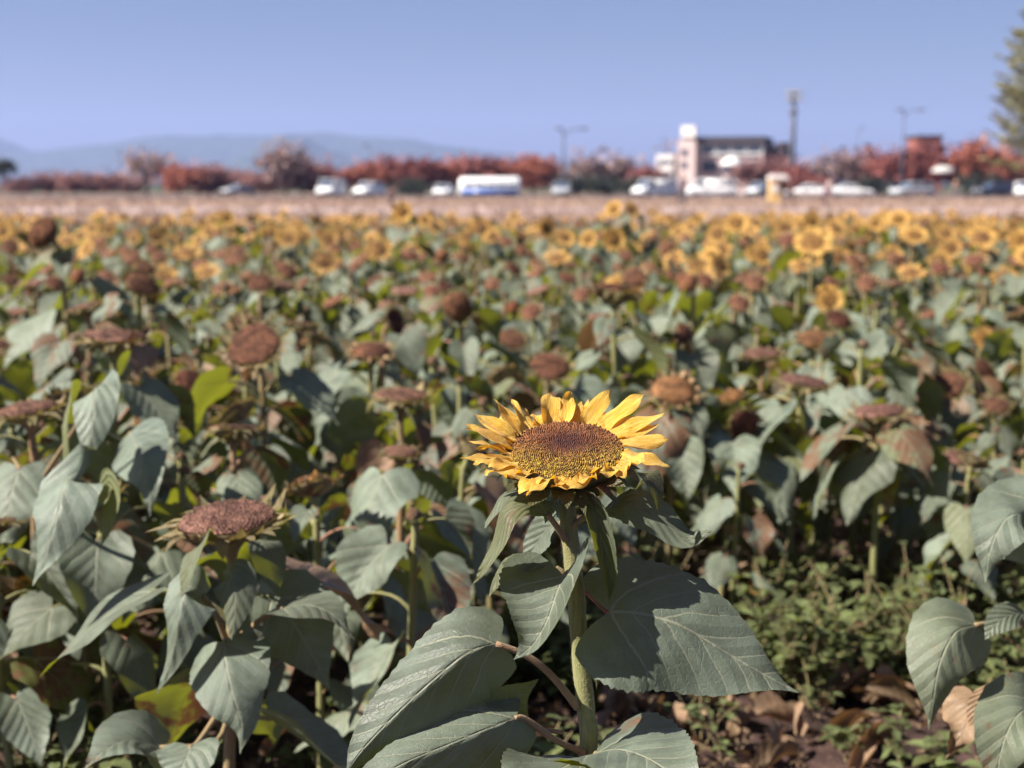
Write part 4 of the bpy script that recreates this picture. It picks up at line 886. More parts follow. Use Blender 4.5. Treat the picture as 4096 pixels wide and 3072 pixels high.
mb = MB(); rng = random.Random(33)
for k in range(5200):
    yy = rng.uniform(24, 118); xx = rng.uniform(-.42, .42) * yy
    if 57 < yy < 73 and rng.random() < .6: continue
    h_ = rng.uniform(.15, .5); cc = rng.random()
    for q_ in range(5):
        a = rng.random() * 6.28; l = h_ * rng.uniform(.6, 1.1); w0 = .03; d = Vector((math.cos(a), math.sin(a), 0))
        p0 = Vector((xx, yy, -.04)) + d * .1; i_ = [mb.vert(p0 - d.cross(Vector((0, 0, 1))) * w0, (0, 0), (cc, .5, .5)), mb.vert(p0 + d.cross(Vector((0, 0, 1))) * w0, (0, 0), (cc, .5, .5)), mb.vert(p0 + d * l * .4 + Vector((0, 0, l)), (0, 0), (cc, .5, .5))]
        mb.face(i_)
tag(mb.build("dry_grass", crown_mat("straw", (.26, .17, .14), (.46, .35, .28))), "dry straw-coloured grass tufts between field and car park", "grass", kind="stuff")
# small orange flowers low between the stems
ORANGE = petal_material("orange_petal", (.75, .32, .02), (.8, .42, .04), (.8, .3, .01), .35)
for i, (px, py, D, lab) in enumerate([(3022, 2345, 3.6, "small orange flower above its twin beside the olive stalk, over the weeds"), (3020, 2470, 3.5, "small orange flower below its twin beside the olive stalk, over the weeds"),
        (3550, 2380, 3.9, "small dull orange flower in the shaded gap by a dry curled leaf"), (95, 2345, 2.7, "small orange flower with dark eye low by the pale leaf at the edge"), (565, 1685, 3.5, "tiny orange flower in shadow behind hanging leaves, near the upper left"), (620, 1610, 3.6, "tiny yellow flower in deep shade beside a pale narrow leaf")]):
    w_ = P(px, py, D); rng = random.Random(800 + i); b0 = Vector((w_.x, w_.y + .03, 0))
    ro = tag(empty("orange_flower", b0), lab, "flower", "small orange flowers between the stems")
    s = MB(); hc = w_ - b0; tube(s, catmull([Vector((0, 0, -.04)), Vector((.01, .01, hc.z * .5)), hc + Vector((0, .015, -.012)), hc], 10), .0022, 5, (.1, .5, .5)); s.build("stem", STEM, ro)
    for q_ in range(3):
        l = MB(); a = rng.random() * 6; p = Vector((.005, .005, hc.z * (.35 + .2 * q_))); d = Vector((math.cos(a), math.sin(a), .2))
        blade(l, [p, p + d * .03, p + d * .06 + Vector((0, 0, -.015))], (0, 0, 1), .012, nu=6, nv=2, tab=LONG_W, lobe=0, rng=rng); l.build("leaf", WEED, ro)
    h = head_parts(hc, (rng.uniform(-.3, .3), -.9, .45), .013, 'fresh', rng, 2)
    ho = h['head'].build("flower_head", BRACT, ro); h['disc'].build("seed_disc", DISC_Y, ho); h['petals'].build("petals", ORANGE, ho)

# ------------------------------------------------------------------ background: trees
BARK = plain("bark", (.10, .075, .065), .9, .1, scale=6, bmp=.01)
CM = {'red': crown_mat("red_foliage", (.18, .065, .06), (.36, .13, .11)), 'orange': crown_mat("orange_foliage", (.26, .09, .065), (.46, .17, .11)), 'plum': crown_mat("plum_foliage", (.22, .11, .11), (.38, .20, .18)),
      'bare': crown_mat("sparse_foliage", (.24, .16, .15), (.40, .28, .26)), 'green': crown_mat("olive_foliage", (.17, .17, .08), (.34, .32, .16)), 'dark': crown_mat("dark_foliage", (.03, .04, .035), (.06, .07, .05))}
def tree(name, px, top, wpx, D, kind, label, group="autumn trees beyond the car park", n=1500, base_frac=.28, leaf=.36):
    rng = random.Random(int(px * 7 + top)); h = H + (HORIZON - top) / F * D; wd = wpx * 1.45 / F * D / 2
    x = (px - 2048) / F * D; root = tag(empty(name, (x, D, 0)), label, "tree", group)
    tr = MB(); th = h * base_frac
    tube(tr, catmull([Vector((0, 0, -.1)), Vector((.05, 0, th * .6)), Vector((.0, .05, th * 1.3)), Vector((.05, 0, h * .72))], 10), lambda u: .035 * h * (1 - .75 * u), 7)
    tips = []
    for k in range(14):
        a = k * 2.4 + rng.random(); z0 = th * rng.uniform(.8, 1.8); e = rng.uniform(.3, 1.2)
        L_ = wd * rng.uniform(.6, .95) if e < .8 else h * .4 * rng.uniform(.7, 1)
        p0 = Vector((0, 0, z0)); p1 = p0 + Vector((math.cos(a) * math.cos(e), math.sin(a) * math.cos(e), math.sin(e))) * L_
        p1.z = min(p1.z, h * .93); pm = p0.lerp(p1, .5) + Vector((0, 0, -.04 * h))
        tube(tr, catmull([p0, pm, p1], 5), lambda u: .014 * h * (1 - .8 * u), 4); tips.append(p1)
        for q_ in range(3):
            p2 = pm.lerp(p1, rng.random()) ; p3 = p2 + Vector((rng.uniform(-1, 1), rng.uniform(-1, 1), rng.uniform(.1, 1))) * wd * .3
            p3.z = min(p3.z, h * .97); tube(tr, [p2, p3], lambda u: .005 * h * (1 - .6 * u), 3); tips.append(p3)
    tr.build("trunk", BARK, root)
    cr = MB()
    clumps = []
    for k in range(30):
        a = rng.random() * 6.28; r = math.sqrt(rng.random()); zz = rng.uniform(-1, 1)
        p = Vector((math.cos(a) * r * wd * math.sqrt(max(.05, 1 - zz * zz * .8)) * .85, math.sin(a) * r * wd * .8, th + (h - th) * (.5 + zz * .42)))
        clumps.append((p, rng.uniform(.16, .32) * wd))
    clumps += [(p, wd * .2) for p in tips]
    for k in range(n):
        c_, rr_ = clumps[rng.randrange(len(clumps))]
        d = Vector((rng.gauss(0, 1), rng.gauss(0, 1), rng.gauss(0, .8))) * rr_ * .7; p = c_ + d
        if p.z < th * .8: p.z = th * .8 + rng.random() * .3
        s_ = leaf * rng.uniform(.6, 1.4) * (h / 4) ** .5
        q = Matrix.Rotation(rng.random() * 6.28, 3, 'Z') @ Matrix.Rotation(rng.uniform(-1.3, 1.3), 3, 'X')
        col = (min(1, max(0, rng.gauss(.5, .25))), .5, .5)
        ids = [cr.vert(p + q @ Vector(v_) * s_, (0, 0), col) for v_ in ((-.5, -.2, 0), (.1, -.6, .05), (.6, 0, 0), (.15, .55, -.05), (-.45, .3, 0))]
        cr.face(ids)
    cr.build("crown", CM[kind], root)
    return root
T_ = [("dark flat-topped pine silhouette at the far left edge", 28, 655, 90, 150, 'dark', 500, .72),
 ("plum hedge tree first from the left, beside the dark pine", 110, 715, 130, 150, 'plum', 1100, .15), ("plum hedge tree with a browner top, second along the hedge", 215, 708, 140, 152, 'plum', 1100, .15),
 ("low plum hedge tree in the middle of the hedge", 320, 705, 140, 150, 'plum', 1100, .15), ("rounded mauve hedge tree leaning toward the sparse grey tree", 430, 706, 140, 151, 'plum', 1100, .15), ("plum tree under the lone sparse grey tree", 530, 712, 130, 156, 'plum', 1000, .15),
 ("lone sparse grey tree with spreading bare limbs against the hills", 598, 598, 195, 148, 'bare', 900, .25),
 ("rust red rounded tree right of the lone sparse tree", 725, 668, 170, 146, 'orange', 1500, .15), ("dull red tree touching the rust red rounded one", 850, 662, 150, 150, 'plum', 1300, .18),
 ("wide plum tree filling the gap right of the dull red tree", 925, 695, 150, 158, 'plum', 1200, .15), ("low rosy tree just left of the tall half-bare tree", 1060, 700, 140, 149, 'plum', 1200, .15), ("rusty low tree between the tall half-bare and dark red trees", 1275, 668, 150, 154, 'red', 1300, .15),
 ("mauve tree directly behind the street lamp's foot", 2250, 655, 110, 160, 'bare', 900, .15), ("dusty red low tree behind the floodlight mast", 3170, 672, 150, 149, 'red', 1200, .15),
 ("low plum tree under the hill slope", 985, 710, 130, 155, 'plum', 1000, .15),
 ("tall brownish half-bare tree in front of the hill", 1150, 568, 190, 146, 'bare', 1100, .25), ("maroon tree at the foot of the tall half-bare tree", 1215, 650, 190, 150, 'plum', 1500, .18),
 ("dark red tree left of the white cars", 1320, 690, 150, 148, 'red', 1500, .15), ("red-orange tree behind the white cars", 1440, 660, 170, 150, 'orange', 1600, .15),
 ("pink-brown tree with thin top beside the small lamp post", 1560, 632, 150, 153, 'red', 1500, .18), ("deep red tree left of the blue-sided van", 1680, 648, 170, 150, 'red', 1500, .18),
 ("brick red tree behind the rear of the blue-sided van", 1800, 640, 170, 152, 'orange', 1600, .18), ("darker red tree behind the middle of the blue-sided van", 1915, 636, 160, 150, 'red', 1600, .18),
 ("orange-red tree behind the front of the blue-sided van", 2020, 648, 160, 152, 'orange', 1600, .18), ("tallest red tree of the row, next to the street lamp", 2130, 622, 170, 150, 'orange', 1700, .18),
 ("sparse grey-pink tree right of the street lamp", 2350, 598, 180, 154, 'bare', 1100, .2), ("sparse mauve tree before the white building", 2470, 610, 180, 156, 'bare', 1100, .2), ("pink-red low tree touching the white building", 2585, 672, 130, 146, 'red', 1200, .15),
 ("bare brown tree rising behind the white building's corner", 2675, 560, 120, 195, 'bare', 700, .2),
 ("rosy tree in front of the building under the umbrella-shaped lamp", 3000, 655, 170, 150, 'plum', 1200, .2), ("dusty pink tree before the building's dark annex", 3110, 640, 170, 152, 'plum', 1200, .2),
 ("low sparse tree right of the floodlight mast", 3235, 650, 150, 156, 'bare', 900, .2), ("greyish rose tree, wide and sparse", 3340, 606, 190, 152, 'bare', 1300, .2), ("rose tree with thin purple top left of the brick block", 3460, 600, 170, 155, 'plum', 1400, .2),
 ("crimson tree in front of the brick block", 3570, 600, 180, 148, 'red', 1700, .2), ("scarlet tree hiding the brick block's base", 3700, 575, 170, 146, 'red', 1700, .2),
 ("bright orange tree right of the brick block", 3850, 572, 170, 145, 'orange', 1700, .2), ("pink sparse tree behind the bright orange one", 3960, 530, 170, 158, 'bare', 1200, .2), ("rust tree below the big olive conifer", 3985, 610, 160, 144, 'orange', 1500, .18)]
for (lab, px, top, wpx, D, kind, n, bf) in T_: tree("tree", px, top, wpx, D, kind, lab, n=int(n * (.62 if kind == 'bare' else 1.15)), base_frac=bf)
# conifer at the right edge
def conifer():
    D = 95.; x = (4205 - 2048) / F * D; root = tag(empty("conifer", (x, D, 0)), "tall olive green conifer cut by the right edge, ragged against the sky", "tree")
    rng = random.Random(5); h = 14.5; tr = MB(); tube(tr, [Vector((0, 0, -.1)), Vector((0, 0, h * .5)), Vector((0, 0, h))], lambda u: .28 * (1 - .9 * u), 8); 
    cr = MB()
    for k in range(330):
        z = 1.6 + (h - 1.6) * rng.random() ** .9; rad = 4.4 * min(1, (h - z) / h * 1.4) ** .5 * rng.uniform(.75, 1.08) + .2; a = rng.random() * 6.28
        d = Vector((math.cos(a), math.sin(a), rng.uniform(.25, .75))); tip = Vector((0, 0, z - .3)) + d * rad
        tube(tr, [Vector((0, 0, z - .3)), tip], lambda u: .04 * (1 - .8 * u), 3)
        for q_ in range(70):
            u = rng.uniform(.35, 1.02); p = Vector((0, 0, z - .3)).lerp(tip, u) + Vector((rng.gauss(0, 1), rng.gauss(0, 1), rng.gauss(0, .7))) * (.42 * (1.15 - u))
            q = Matrix.Rotation(rng.random() * 6.28, 3, 'Z') @ Matrix.Rotation(rng.uniform(-1.3, 1.3), 3, 'X'); s_ = rng.uniform(.16, .36)
            col = (rng.random(), .5, .5); cr.face([cr.vert(p + q @ Vector(v_) * s_, (0, 0), col) for v_ in ((-.8, 0, 0), (0, -.35, 0), (.9, 0, 0), (0, .35, 0))])
    tr.build("trunk", BARK, root); cr.build("crown", CM['green'], root)
conifer()
# clipped dark shrub line behind the cars, separate shrubs
for i, (px, wpx) in enumerate([(2300, 130), (2420, 130), (2530, 110), (3260, 140), (3480, 150), (3900, 160), (1640, 140)]):
    labs = ["dark low shrub right of the street lamp", "dark low shrub midway between the street lamp and the van", "dark low shrub just left of the small white van", "maroon shrub right of the yellow booth", "dark shrub left of the silver hatchback", "dark bluish shrub under the bright orange tree", "dark shrub left of the blue-sided van's neighbour"]
    tree("shrub", px, 712 if i != 6 else 722, wpx, 139 + i * .3, 'dark' if i != 3 else 'red', labs[i], "low shrubs behind the parked cars", 700, .05)["category"] = "shrub"

# ------------------------------------------------------------------ background: buildings
WHITE = plain("white_render", (.80, .76, .74), .8, .2, var=.06, scale=.5); DARKROOF = plain("dark_roof", (.05, .045, .06), .8, .2); GLASS = plain("window_glass", (.04, .06, .10), .12, .6, var=.2)
BRICK = plain("brick", (.26, .10, .08), .9, .1, var=.2, scale=2.); GREY = plain("grey_panel", (.50, .51, .52), .7, .3, var=.1); PINKW = plain("pinkish_wall", (.62, .50, .48), .8, .2, var=.12)
def Bx(parent, name, mt, px0, px1, py0, py1, D, depth, zoff=0):
    b = MB(); x0, x1 = (px0 - 2048) / F * D, (px1 - 2048) / F * D; z1 = H + (HORIZON - py0) / F * D; z0 = H + (HORIZON - py1) / F * D
    if py1 > 790: z0 = -.1
    box(b, ((x0 + x1) / 2, D + depth / 2 + zoff, (z0 + z1) / 2), (x1 - x0, depth, z1 - z0)); o = b.build(name, mt, None, False)
    o.parent = parent; o.location = -Vector(parent.location); return o
D = 185.
wb = tag(empty("building", ((2850 - 2048) / F * D, D, 0)), "white two-storey building with dark flat roof and white rooftop sign box", "building")
Bx(wb, "wall", PINKW, 2700, 3050, 625, 800, D, 10); Bx(wb, "upper_wall", GREY, 2770, 3040, 575, 624, D - .3, 9.5)
Bx(wb, "roof", DARKROOF, 2730, 3050, 551, 574.5, D - .8, 11)
Bx(wb, "annex", DARKROOF, 3050.5, 3110, 585, 800, D + 1, 8)
Bx(wb, "stair_tower", PINKW, 2722, 2790, 562, 800, D - 2.2, 1.3)
Bx(wb, "side_wing", WHITE, 2632, 2700, 620, 800, D - 2, 8); 
Bx(wb, "rooftop_sign", WHITE, 2728, 2784, 508, 550, D - 1.6, 1.4)
for (a, b_, c_, d_) in [(2800, 2850, 586, 610), (2860, 2910, 586, 610), (2920, 2970, 586, 610), (2980, 3030, 586, 610)]: f_ = Bx(wb, "window", GLASS, a, b_, c_, d_, D - .36, .05)
for (a, b_, c_, d_) in [(2800, 2860, 645, 690), (2880, 2930, 645, 690), (2950, 3020, 645, 690)]: Bx(wb, "window", GLASS, a, b_, c_, d_, D - .06, .05)
for (a, b_, c_, d_) in [(2735, 2760, 600, 625), (2735, 2760, 650, 675)]: Bx(wb, "window", GLASS, a, b_, c_, d_, D - 2.26, .05)
for (a, b_, c_, d_) in [(2642, 2665, 640, 660), (2672, 2694, 640, 660), (2642, 2665, 685, 710), (2672, 2694, 685, 710)]: Bx(wb, "window", GLASS, a, b_, c_, d_, D - 2.06, .05)
D = 192.
bb = tag(empty("brick_building", ((3700 - 2048) / F * D, D, 0)), "red brick block with dark flat cap rising behind the crimson tree", "building")
Bx(bb, "wall", BRICK, 3655, 3745, 553, 800, D, 6); Bx(bb, "roof", DARKROOF, 3648, 3752, 545, 552.5, D - .2, 6.6)
for a in (3668, 3705): Bx(bb, "window", GLASS, a, a + 22, 575, 600, D - .06, .05)
D = 189.
rt = tag(empty("chimney_block", ((3130 - 2048) / F * D, D, 0)), "small red-brown rooftop block beside the floodlight mast", "building")
Bx(rt, "wall", BRICK, 3112, 3148, 578, 800, D, 4); Bx(rt, "roof", DARKROOF, 3110, 3150, 573, 577.5, D - .1, 4.2)

wb.rotation_euler = (0, 0, R_(-16))
# ------------------------------------------------------------------ lamp posts
STEEL = plain("galvanised_steel", (.09, .10, .14), .6, .4); DSTEEL = plain("dark_steel", (.10, .10, .13), .5, .4); LENS = plain("lamp_lens", (.6, .6, .6), .3, .5)
def lamp(px, top, D, arm, label, r=.09, name="street_lamp"):
    h = H + (HORIZON - top) / F * D; root = tag(empty(name, ((px - 2048) / F * D, D, 0)), label, "street lamp", "lamp posts along the car park")
    b = MB(); tube(b, [Vector((0, 0, -.1)), Vector((0, 0, h * .5)), Vector((0, 0, h - .2))], lambda u: r * (1.3 - .5 * u), 10); b.build("pole", STEEL, root)
    b = MB(); box(b, (0, 0, .25), (r * 4, r * 4, .5)); b.build("base", DSTEEL, root)
    for s_, L_ in arm:
        b = MB(); pts = catmull([Vector((0, 0, h - .6)), Vector((s_ * L_ * .3, 0, h - .1)), Vector((s_ * L_, 0, h + .15))], 8); tube(b, pts, r * .5, 8); b.build("arm", STEEL, root)
        b = MB(); box(b, (s_ * (L_ + .3), 0, h + .13), (.75, .3, .14)); box(b, (s_ * (L_ + .3), 0, h + .04), (.5, .2, .05)); b.build("lamp_head", DSTEEL, root)
lamp(2250, 525, 128, [(1, 1.5), (-1, .15)], "grey street lamp with one long arm beside the tallest red tree", .11)
lamp(3590, 452, 135, [(1, 1.2), (-1, .1)], "grey street lamp with short arm left of the brick block", .09)
lamp(1487, 588, 170, [(-1, .3)], "thin distant street lamp above the red tree row", .09)
lamp(3415, 520, 230, [(1, .3)], "faint distant street lamp over the rose trees", .09)
def mast():
    D = 150.; top = 372; h = H + (HORIZON - top) / F * D; root = tag(empty("floodlight_mast", ((3155 - 2048) / F * D, D, 0)), "tall floodlight mast with a cluster of lamps above the building's annex", "floodlight")
    b = MB(); tube(b, [Vector((0, 0, -.1)), Vector((0, 0, h * .5)), Vector((0, 0, h))], lambda u: .30 * (1.2 - .45 * u), 12); b.build("pole", STEEL, root)
    b = MB(); box(b, (0, 0, h - .25), (1.7, .12, .12)); box(b, (0, 0, h - .95), (1.4, .12, .12)); tube(b, [Vector((0, .1, h - 1.2)), Vector((0, .1, h + .1))], .06, 6); b.build("crossbar", DSTEEL, root)
    for z in (h - .25, h - .95):
        for x in (-.65, -.22, .22, .65):
            b = MB(); rot = Matrix.Rotation(.35, 3, 'X'); box(b, (x, -.22, z + .06), (.36, .22, .36), rot=rot); lo = b.build("floodlight", DSTEEL, root)
            b = MB(); box(b, (x, -.345, z + .02), (.30, .02, .30), rot=rot); b.build("lens", LENS, lo)
    b = MB(); box(b, (0, 0, h - 2.2), (.7, .5, .5)); b.build("control_box", DSTEEL, root)
mast()
# white umbrella-shaped lamp and beige parasol
def dome_post(px, top, D, wpx, col, label, cat, name, hemi=.55):
    h = H + (HORIZON - top) / F * D; r = wpx / F * D / 2; root = tag(empty(name, ((px - 2048) / F * D, D, 0)), label, cat)
    b = MB(); tube(b, [Vector((0, 0, -.1)), Vector((0, 0, h - .1))], .05, 8); b.build("pole", STEEL, root)
    b = MB(); box(b, (0, 0, .06), (.7, .7, .16)); b.build("base", DSTEEL, root)
    b = MB(); ns = 16; rings = []
    for i in range(7):
        a = i / 6 * PI / 2; rings.append([b.vert((r * math.cos(a) * math.cos(2 * PI * k / ns) * (1 + .03 * (k % 2)), r * math.cos(a) * math.sin(2 * PI * k / ns), h - r * hemi + r * hemi * math.sin(a))) for k in range(ns)])
    for A, B in zip(rings, rings[1:]):
        for k in range(ns): b.face((A[k], A[(k + 1) % ns], B[(k + 1) % ns], B[k]))
    b.build("canopy", plain(name + "_cloth", col, .8, .1, var=.05), root)
dome_post(2918, 630, 118, 84, (.72, .72, .72), "white dome-shaped parasol standing above the large white van", "parasol", "parasol", .75)
dome_post(3755, 664, 124, 90, (.45, .43, .42), "wide pale grey parasol below the scarlet and orange trees", "parasol", "parasol")

# ------------------------------------------------------------------ vehicles
TYRE = plain("tyre", (.025, .025, .025), .9, .2); RIM = plain("rim", (.4, .4, .42), .4, .5, metal=.6)
LAMPW = plain("headlight_glass", (.7, .7, .72), .15, .6); LAMPR = plain("tail_light_glass", (.35, .02, .02), .25, .6); TRIM = plain("black_trim", (.03, .03, .035), .6, .3)
def paint(name, c): return plain(name, c, .25, .5, var=.04)
PW = paint("white_paint", (.82, .82, .83)); PS = paint("silver_paint", (.38, .40, .44)); PB = paint("blue_paint", (.04, .12, .42)); PD = paint("dark_paint", (.04, .045, .07)); PR = paint("red_paint", (.3, .04, .04))
SHAPES = {  # station x along the length, bottom z, belt z, roof z, half width, roof half width; cabin where roof > belt
 'sedan': (4.6, 1.44, [(-1, .42, .62, .78), (-.93, .28, .80, .84), (-.6, .24, .90, .88), (-.36, .24, .96, .89), (.2, .24, .98, .89), (.62, .24, 1.0, .88), (.93, .28, .96, .84), (1, .42, .8, .78)], [(-.40, .02), (-.14, .46), (.25, .46), (.72, .02)]),
 'suv': (4.5, 1.68, [(-1, .5, .75, .82), (-.94, .32, .98, .88), (-.6, .28, 1.06, .91), (-.36, .28, 1.1, .92), (.2, .28, 1.12, .92), (.7, .28, 1.12, .91), (.96, .34, 1.1, .88), (1, .5, .95, .84)], [(-.42, .02), (-.22, .55), (.75, .56), (.96, .02)]),
 'van': (5.1, 2.0, [(-1, .5, .8, .85), (-.95, .32, 1.0, .92), (-.75, .28, 1.15, .95), (-.5, .28, 1.2, .96), (.2, .28, 1.2, .96), (.8, .28, 1.2, .96), (.98, .32, 1.2, .94), (1, .5, 1.15, .92)], [(-.72, .02), (-.5, .78), (.94, .80), (.985, .02)]),
}
def wheel(parent, x, y, r, w_=.2):
    b = MB(); pr = [(r * .62, -.5), (r * .9, -.5), (r, -.35), (r, .35), (r * .9, .5), (r * .62, .5)]; ns = 20; rings = []
    for rr_, yy in pr: rings.append([b.vert((x + rr_ * math.cos(2 * PI * k / ns), y + yy * w_, r + rr_ * math.sin(2 * PI * k / ns))) for k in range(ns)])
    for A, B in zip(rings, rings[1:] + rings[:1]):
        for k in range(ns): b.face((A[k], A[(k + 1) % ns], B[(k + 1) % ns], B[k]))
    wo_ = b.build("wheel", TYRE, parent)
    b = MB(); sgn = 1 if y > 0 else -1
    c0 = b.vert((x, y + sgn * w_ * .28, r)); ring = [b.vert((x + r * .62 * math.cos(2 * PI * k / ns), y + sgn * w_ * (.42 if k % 4 else .30), r + r * .62 * math.sin(2 * PI * k / ns))) for k in range(ns)]
    for k in range(ns): b.face((c0, ring[k], ring[(k + 1) % ns]))
    b.build("rim", RIM, wo_)
def car(px, D, kind, mt, rz, label, name=None):
    L_, RH, st, cab = SHAPES[kind]; hl = L_ / 2
    root = tag(empty(name or {'sedan': 'car', 'suv': 'car', 'van': 'van'}[kind], ((px - 2048) / F * D, D, .0), R_(rz)), label, 'van' if kind == 'van' else 'car', "vehicles parked beyond the dry field")
    root.scale = (.82, .82, .80)
    b = MB(); rings = []
    for (s_, bz, tz, hw) in st:
        x = s_ * hl; rings.append([b.vert((x, y * hw, z)) for y, z in ((-.86, bz), (-1, bz + .12), (-1.0, (bz + tz) / 2), (-.97, tz - .08), (-.88, tz), (.88, tz), (.97, tz - .08), (1.0, (bz + tz) / 2), (1, bz + .12), (.86, bz))])
    n = 10
    for A, B in zip(rings, rings[1:]):
        for k in range(n): b.face((A[k], B[k], B[(k + 1) % n], A[(k + 1) % n]))
    b.face(rings[0]); b.face(rings[-1][::-1]); 
    belt = lambda s_: prof([(q[0], q[2]) for q in st], s_)
    hwf = lambda s_: prof([(q[0], q[3]) for q in st], s_)
    (a0, _), (a1, h1), (a2, h2), (a3, _) = cab; roofz = belt(0) + h1
    pr = []
    for s_, dz, k in ((a1, h1, .80), (a2, h2, .80)):
        pr.append((s_ * hl, belt(0) + dz, hwf(s_) * k))
    # roof panel and pillars, body colour
    rf = [(pr[0][0] - .05, pr[0][1], pr[0][2]), (pr[1][0] + .05, pr[1][1], pr[1][2])]
    i0 = len(b.v)
    for x, z, hw in rf:
        for y in (-1, -.7, .7, 1): b.vert((x, y * hw, z - (.03 if abs(y) == 1 else 0)))
        for y in (1, -1): b.vert((x, y * hw, z - .07))
    for k in range(6): b.face([i0 + k, i0 + (k + 1) % 6, i0 + 6 + (k + 1) % 6, i0 + 6 + k])
    b.face([i0 + k for k in range(6)][::-1]); b.face([i0 + 6 + k for k in range(6)])
    for s_ in (-1, 1):
        for (xa, xb) in ((a0 * hl, pr[0][0]), (a3 * hl, pr[1][0]), ((a1 + a2) / 2 * hl, (a1 + a2) / 2 * hl)):
            tube(b, [Vector((xa, s_ * hwf(0) * .90, belt(xa / hl) - .02)), Vector((xb, s_ * pr[0][2] * .99, roofz - .05))], .045, 5)
    bo = b.build("body", mt, root)
    g_ = MB(); i0 = 0
    lo = [(a0 * hl, belt(a0) - .03, hwf(a0) * .86), (a3 * hl, belt(a3) - .03, hwf(a3) * .86)]; hi = [(pr[0][0], roofz - .06, pr[0][2] * .96), (pr[1][0], roofz - .06, pr[1][2] * .96)]
    for x, z, hw in (lo[0], lo[1], hi[1], hi[0]):
        g_.vert((x, -hw, z)); g_.vert((x, hw, z))
    for f_ in ((0, 2, 4, 6), (1, 7, 5, 3), (0, 6, 7, 1), (2, 3, 5, 4)): g_.face(f_)
    g_.build("windows", GLASS, root, False)
    if kind == 'van' and mt is PW:
        for s_ in (-1, 1): b2 = MB(); box(b2, (hl * .30, s_ * .90, 1.52), (hl * 1.15, .06, .62)); b2.build("side_panel", mt, root)
    for x in (-.62 * hl, .64 * hl):
        for y in (-hwf(0) + .10, hwf(0) - .10): wheel(root, x, y, .33 if kind != 'sedan' else .31)
    for s_ in (-1, 1):
        q = MB(); box(q, (-hl * .965, s_ * hwf(0) * .68, belt(-.93) - .16), (.16, .34, .15)); q.build("headlight", LAMPW, root)
        q = MB(); box(q, (hl * .975, s_ * hwf(0) * .72, belt(.9) - .14), (.10, .26, .18)); q.build("tail_light", LAMPR, root)
        q = MB(); box(q, (-hl * .36, s_ * (hwf(0) + .09), belt(-.3) + .05), (.1, .18, .13)); q.build("wing_mirror", TRIM, root)
    for x in (-hl - .0, hl + .0): q = MB(); box(q, (x * .995, 0, .42), (.12, hwf(0) * 1.7, .2)); q.build("bumper", TRIM, root)
    return root
car(1332, 122, 'van', PW, 80, "white van seen from the front before the dark red tree")
car(1482, 123, 'suv', PW, 70, "white car seen from the front right of the white van, before the red-orange tree")
car(850, 152, 'sedan', PS, 75, "pale car half hidden under the dull red tree on the left", )
car(965, 146, 'sedan', PS, 50, "pale pinkish car left of the tall half-bare tree")
car(1775, 121, 'sedan', PW, 85, "small white car seen end-on just left of the blue-sided van")
car(2245, 120, 'suv', PS, 86, "silver car seen end-on at the foot of the street lamp")
car(2615, 124, 'van', PW, 35, "smaller white van left of the standing person")
car(2835, 121, 'van', PW, 0, "large white van side-on beneath the white parasol")
car(3035, 126, 'suv', PS, 55, "silver car between the large white van and the yellow booth")
car(3225, 118, 'sedan', PW, 0, "white saloon car side-on right of the yellow booth")
car(3390, 121, 'sedan', PW, 180, "white saloon car behind the other white saloon, nose to the right")
car(3635, 118, 'suv', PS, 20, "silver hatchback below the scarlet tree")
car(4080, 116, 'suv', PW, 75, "white car cut by the right edge below the conifer")
car(3960, 128, 'suv', PD, 15, "dark blue car under the rust tree")
def long_van():
    D = 126.; root = tag(empty("van", ((1960 - 2048) / F * D, D, 0), R_(0)), "long white van with blue lower sides parked before the brick red trees", "van", "vehicles parked beyond the dry field")
    L_, W_, Hh = 6.6, 2.2, 2.6
    b = MB(); rings = []
    for x, z0, z1, hw in ((-3.3, .5, 1.9, .95), (-3.22, .35, 2.3, 1.05), (-2.9, .32, 2.55, 1.1), (2.9, .32, 2.6, 1.1), (3.2, .35, 2.5, 1.08), (3.3, .5, 2.2, 1.0)):
        rings.append([b.vert((x, y * hw, z)) for y, z in ((-.9, z0), (-1, z0 + .15), (-1, z1 - .2), (-.85, z1), (.85, z1), (1, z1 - .2), (1, z0 + .15), (.9, z0))])
    for A, B in zip(rings, rings[1:]):
        for k in range(8): b.face((A[k], B[k], B[(k + 1) % 8], A[(k + 1) % 8]))
    b.face(rings[0]); b.face(rings[-1][::-1]); b.build("body", PW, root)
    for s_ in (-1, 1):
        q = MB(); box(q, (0, s_ * 1.10, .72), (5.9, .03, .62)); q.build("lower_panel", PB, root)
        for i in range(5): q = MB(); box(q, (-2.25 + i * 1.15, s_ * 1.105, 1.62), (1.0, .03, .42)); q.build("window", GLASS, root)
    root.scale = (.82, .9, .68)
    q = MB(); box(q, (-3.27, 0, 1.5), (.05, 1.7, .9)); q.build("windscreen", GLASS, root)
    for x in (-2.1, 2.0):
        for y in (-.98, .98): wheel(root, x, y, .4, .26)
    for s_ in (-1, 1): q = MB(); box(q, (-3.29, s_ * .75, .8), (.06, .3, .18)); q.build("headlight", LAMPW, root)
long_van()
# yellow booth
bo = tag(empty("booth", ((3095 - 2048) / F * 86, 86, 0)), "yellow upright booth with white top standing at the field's far side", "booth")
YEL = plain("yellow_panel", (.72, .48, .20), .7, .2, var=.06)
q = MB(); box(q, (-.12, 0, .68), (.62, .6, 1.45)); q.build("panel", YEL, bo, False); q = MB(); box(q, (.08, 0, 1.52), (1.1, .9, .2)); box(q, (.08, 0, 1.66), (.8, .6, .1)); q.build("roof", WHITE, bo, False)
q = MB(); box(q, (-.12, -.32, .9), (.36, .03, .5)); q.build("notice_board", WHITE, bo, False)
